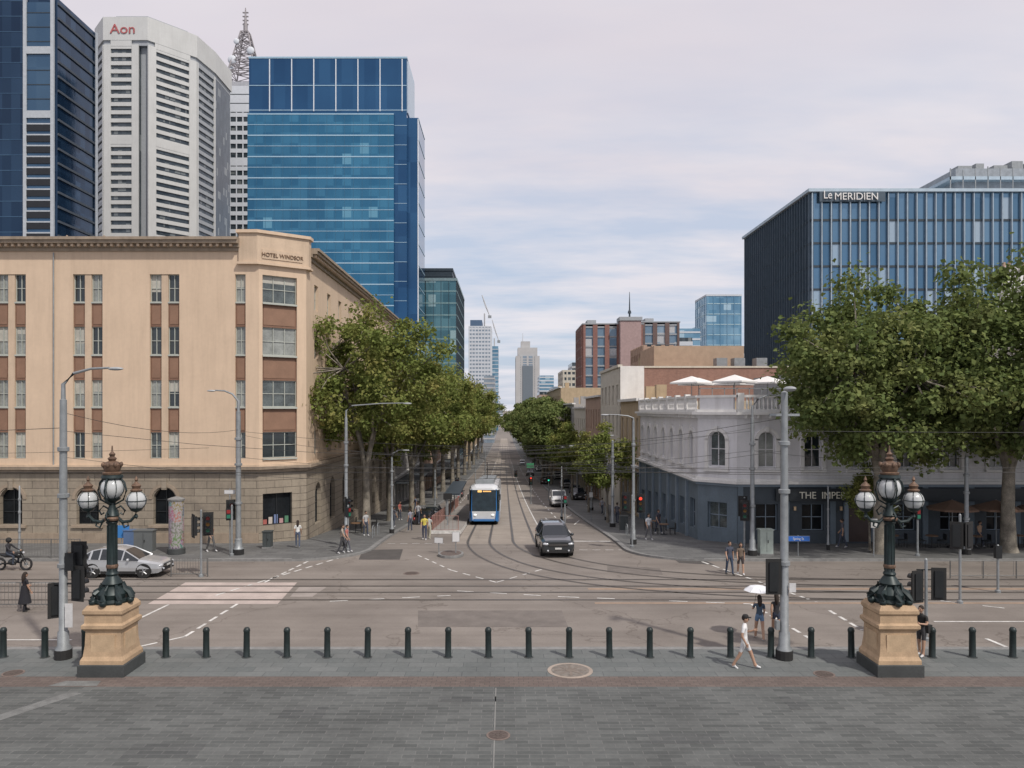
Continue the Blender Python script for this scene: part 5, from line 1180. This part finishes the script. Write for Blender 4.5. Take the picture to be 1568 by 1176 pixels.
    for t,s in (('l',-1),('r',1)):
        wr,ha=J['wr'+t],J['ha'+t]; d=(ha-wr).normalized(); side=Vector((0,-1,0)) if abs(d.y)<.8 else Vector((0,0,1)); side=(side-d*side.dot(d)).normalized(); nrm=d.cross(side)*(-s)
        pb=wr+d*.075; S.ball(wr+d*.05,.04,(.75,.95,1.0),10,7)
        for k,(o_,ln) in enumerate(((-.028,.066),(-.009,.078),(.01,.073),(.028,.056))):
            a=pb+side*o_*-1; b=a+d*ln*.5+nrm*.004; c=b+d*ln*.42+nrm*.022; S.tube([a-d*.02,b,c],[.0095,.009,.007],6)
        a=wr+d*.035+side*.03; S.tube([a,a+d*.03+side*.022,a+d*.055+side*.026+nrm*.008],[.012,.011,.008],6)
    if dress is not None:
        D=root.p('dress_skirt',cm(dress),True); D.lathe((0,0,0),[(.135,1.16),(.16,1.0),(.19,.8),(.24,.55),(.27,.38),(.26,.37)],18)
    if extra: extra(root,J)
    for p in root.parts.values(): p.v=[(a,b,c+dz) for a,b,c in p.v]
    r=root.done((x,y,z),(0,0,yaw),h/1.76)
    bo=bpy.data.objects.new('body',body); COL.objects.link(bo); bo.parent=r; bo.location=(0,0,dz)
    return r
pz=lambda px,Y,z=0:(PX(px,Y),Y,z)
person('walking_man',*pz(1140,25.1),1.78,math.radians(68),(.72,.72,.72),(.6,.6,.6),.5,legs='shorts',hat=(.02,.02,.02),arms={'r':((.24,-.05,1.16),(.17,-.26,1.25)),'l':((-.25,.06,1.15),(-.22,-.06,.92))})
def para(root,J):
    w=J['har']; P=root.p('umbrella_shaft',M_black); b=w; top=Vector((w.x-.12,w.y+.1,2.12)); P.tube([b-Vector((0,0,.12)),top],.008,5)
    C=root.p('umbrella_canopy',mat('umbrella_white',(.75,.77,.8),.6,var=.03,obj=True)); n=8; r1,r2=.33,.56; a=[2*math.pi*k/n for k in range(n)]
    for k in range(n):
        c0,s0,c1,s1=math.cos(a[k]),math.sin(a[k]),math.cos(a[(k+1)%n]),math.sin(a[(k+1)%n]); q=lambda c,s,r,z:(top.x+c*r,top.y+s*r,z)
        C.poly([q(c0,s0,r1,top.z-.07),q(c1,s1,r1,top.z-.07),(top.x,top.y,top.z)]); C.poly([q(c0,s0,r2,top.z-.22),q(c1,s1,r2,top.z-.22),q(c1,s1,r1,top.z-.07),q(c0,s0,r1,top.z-.07)])
        P.tube([q(c0,s0,r2,top.z-.22),q(c0,s0,r1,top.z-.075),(top.x,top.y,top.z-.005)],.005,4)
person('woman_with_umbrella',*pz(1163,28.6,RD),1.66,math.radians(175),(.05,.08,.12),(.12,.2,.32),.3,legs='mini',long_hair=True,arms={'r':((.24,-.1,1.2),(.16,-.28,1.3))},extra=para,slim=.88)
person('pedestrian_woman',*pz(1189,28.9,RD),1.66,math.radians(170),(.03,.03,.035),(.04,.05,.08),.35,legs='mini',long_hair=True,sleeve='none',slim=.88)
def bagf(root,J):
    B=root.p('shoulder_bag',cm((.02,.02,.02))); B.box(.16,.26,-.02,.22,.85,1.12); root.p('bag_strap',cm((.02,.02,.02))).tube([(.2,.1,1.1),(.1,.05,1.45),(-.1,-.1,1.3)],.012,4)
person('pedestrian_man',*pz(1411,26.3),1.72,math.radians(-60),(.02,.02,.022),(.05,.05,.055),.12,legs='shorts',extra=bagf,arms={'r':((.25,-.08,1.17),(.14,-.3,1.2))})
person('pedestrian_man',*pz(1117,39.9,RD),1.74,math.radians(10),(.06,.07,.1),(.04,.06,.1),.25,legs='long',sleeve='short',shoes=(.05,.05,.05)); person('pedestrian_woman',*pz(1134,40,RD),1.66,math.radians(-5),(.16,.12,.09),(.05,.04,.04),.3,legs='shorts',long_hair=True,slim=.9)
person('woman_in_black_dress',*pz(38,32.6,RD),1.66,math.radians(150),(.015,.015,.02),(.015,.015,.02),.15,dress=(.015,.015,.02),long_hair=True,slim=.88,shoes=(.02,.02,.02),arms={'r':((.24,-.05,1.18),(.2,-.26,1.1))})
person('pedestrian_woman',*pz(456,47.2),1.65,math.radians(190),(.7,.7,.68),(.08,.1,.15),.2,long_hair=True,slim=.9); person('pedestrian_man',*pz(524,45.3),1.72,math.radians(100),(.35,.3,.25),(.05,.05,.06),.4); person('pedestrian_woman',*pz(531,45.6),1.62,math.radians(80),(.4,.14,.12),(.1,.1,.12),.3,slim=.9)
person('pedestrian_man',*pz(993,51.5,gz(51.5)),1.74,math.radians(20),(.6,.62,.65),(.15,.15,.16),.3); person('pedestrian_man',*pz(650,52.5,gz(52.5)+RD),1.74,math.radians(0),(.6,.5,.1),(.05,.06,.1),.2); person('pedestrian_woman',*pz(657,53.2,gz(53.2)+RD),1.65,math.radians(170),(.5,.5,.48),(.4,.38,.3),.3,slim=.9)
person('pedestrian_man',*pz(323,45.8),1.72,math.radians(60),(.4,.22,.15),(.1,.1,.1),.4)
for px,Y,c in ((603,62,(.1,.1,.12)),(612,70,(.5,.15,.12)),(640,66,(.4,.4,.42)),(636,80,(.1,.12,.2)),(945,66,(.1,.1,.12)),(922,78,(.3,.3,.33)),(628,58,(.25,.25,.3)),(900,92,(.1,.1,.1)),(1008,56,(.08,.08,.1)),(1290,47.5,(.1,.1,.12)),(1500,47.8,(.45,.3,.2)),(560,54,(.4,.4,.4))): person('pedestrian',*pz(px,Y,gz(Y)),R.uniform(1.6,1.8),R.uniform(0,6.28),c,(.06,.07,.1),R.uniform(.1,.4))
o=O('motorcycle')
for y in(0,1.4):
    pts=[(0,y+.29*math.cos(a),.31+.29*math.sin(a)) for a in np.linspace(0,2*math.pi,19)]; o.p('tyres',M_tyre,True).tube(pts,.06,7,False); o.p('hubs',M_galv).tube([(-.06,y,.31),(.06,y,.31)],.08,8)
    for k in range(8): a=k*math.pi/4; o.p('spokes',M_galv).tube([(0,y,.31),(0,y+.26*math.cos(a),.31+.26*math.sin(a))],.006,4)
Bm=o.p('frame_and_engine',M_black,True); Bm.ball((0,.72,.42),.2,(.8,1.2,.9)); Bm.ball((0,.5,.78),.17,(.8,1.5,.8)); Bm.tube([(0,.75,.78),(0,1.1,.78),(0,1.45,.85)],[.11,.12,.06],8); Bm.tube([(-.07,0,.31),(-.07,.3,.95)],.025,6); Bm.tube([(.07,0,.31),(.07,.3,.95)],.025,6); Bm.tube([(-.35,.38,1.0),(0,.3,.98),(.35,.38,1.0)],.02,6); Bm.tube([(.1,.7,.3),(.13,1.4,.32)],[.04,.05],6); Bm.tube([(-.08,.8,.4),(-.08,1.4,.31)],.03,5); Bm.ball((0,.22,.92),.1)
o.p('headlight',M_head).ball((0,.14,.92),.07); Bm.tube([(0,-.28,.45),(0,0,.63),(0,.2,.55)],.03,5)
# local +y (rear) maps to world -x, so the machine faces right and its tail is at the frame edge
mx,my=PX(40,41),41; o.done((mx,my,RD+.02),(0,0,math.radians(90)))
def hel(root,J): root.p('helmet',cm((.02,.02,.02)),True).ball(J['nk']+Vector((0,-.01,.13)),.14,(.95,1.1,1.05),14,10)
r=person('motorcycle_rider',mx-.95,my,0,1.74,math.radians(90),(.03,.03,.035),(.04,.05,.07),0,sleeve='long',shoes=(.02,.02,.02),sit=True,arms={'l':((-.27,-.2,1.2),(-.3,-.42,1.08)),'r':((.27,-.2,1.2),(.3,-.42,1.08))},extra=hel)
r.location.z=RD+.30

# ------------------------------------------------------------ WORLD, SUN, CAMERA
el=math.radians(50); az=math.radians(140)
w=bpy.data.worlds.new('World'); scene.world=w; w.use_nodes=True; nt=w.node_tree; bg=nt.nodes['Background']
sky=nt.nodes.new('ShaderNodeTexSky'); sky.sky_type='NISHITA'; sky.sun_disc=False; sky.sun_elevation=el; sky.sun_rotation=az; sky.air_density=1.2; sky.dust_density=1.5
tc=nt.nodes.new('ShaderNodeTexCoord'); sx=nt.nodes.new('ShaderNodeSeparateXYZ'); L(nt,tc.outputs['Generated'],sx.inputs[0])
mz=nt.nodes.new('ShaderNodeMath'); mz.operation='MAXIMUM'; L(nt,sx.outputs[2],mz.inputs[0]); mz.inputs[1].default_value=0
ad=nt.nodes.new('ShaderNodeMath'); ad.operation='ADD'; L(nt,mz.outputs[0],ad.inputs[0]); ad.inputs[1].default_value=.16
dv=nt.nodes.new('ShaderNodeVectorMath'); dv.operation='DIVIDE'; L(nt,tc.outputs['Generated'],dv.inputs[0]); cbx=nt.nodes.new('ShaderNodeCombineXYZ')
for i in range(3): L(nt,ad.outputs[0],cbx.inputs[i])
L(nt,cbx.outputs[0],dv.inputs[1])
mp=nt.nodes.new('ShaderNodeMapping'); mp.inputs['Scale'].default_value=(.8,1.9,0); mp.inputs['Rotation'].default_value=(0,0,.3); L(nt,dv.outputs[0],mp.inputs[0])
n1=ramp(nt,noise(nt,mp.outputs[0],1.0,5,.6),.38,.60); n2=ramp(nt,noise(nt,mp.outputs[0],.55,4,.55),.3,.7)
cl=mixc(nt,n2,(6.7,6.2,6.9),(8.1,7.7,8.1))
fh=ramp(nt,sx.outputs[2],.45,.06)   # whiter haze toward the horizon
cl=mixc(nt,fh,cl,mixc(nt,.6,cl,(8.6,8.7,9.2)))
base=mixc(nt,.7,sky.outputs[0],(5.0,6.2,8.3))
# blue gaps open mainly in the lower sky; high cloud is nearly closed
gap=ramp(nt,sx.outputs[2],.40,.16)
mn=nt.nodes.new('ShaderNodeMapRange'); mn.inputs[3].default_value=.85; mn.inputs[4].default_value=.15; L(nt,gap,mn.inputs[0])
fac=nt.nodes.new('ShaderNodeMapRange'); fac.inputs[4].default_value=1.0; L(nt,mn.outputs[0],fac.inputs[3]); L(nt,n1,fac.inputs[0])
c=mixc(nt,fac.outputs[0],base,cl); L(nt,c,bg.inputs[0]); bg.inputs[1].default_value=.1
sl=bpy.data.lights.new('sun','SUN'); sl.energy=3.0; sl.angle=math.radians(2.0); sl.color=(1,.94,.86); so=bpy.data.objects.new('sun',sl); COL.objects.link(so)
d=Vector((math.sin(az)*math.cos(el),math.cos(az)*math.cos(el),math.sin(el))); so.rotation_euler=d.to_track_quat('Z','Y').to_euler(); so.location=(30,-30,80)
cam=bpy.data.cameras.new('camera'); co=bpy.data.objects.new('camera',cam); COL.objects.link(co); scene.camera=co
co.location=(0,0,H0); co.rotation_euler=(math.pi/2,0,0); cam.sensor_width=36; cam.lens=FP/1568*36; cam.shift_x=(784-CX)/1568; cam.shift_y=(CY-588)/1568; cam.clip_end=12000
scene.view_settings.view_transform='Standard'; scene.view_settings.look='None'; scene.view_settings.exposure=0
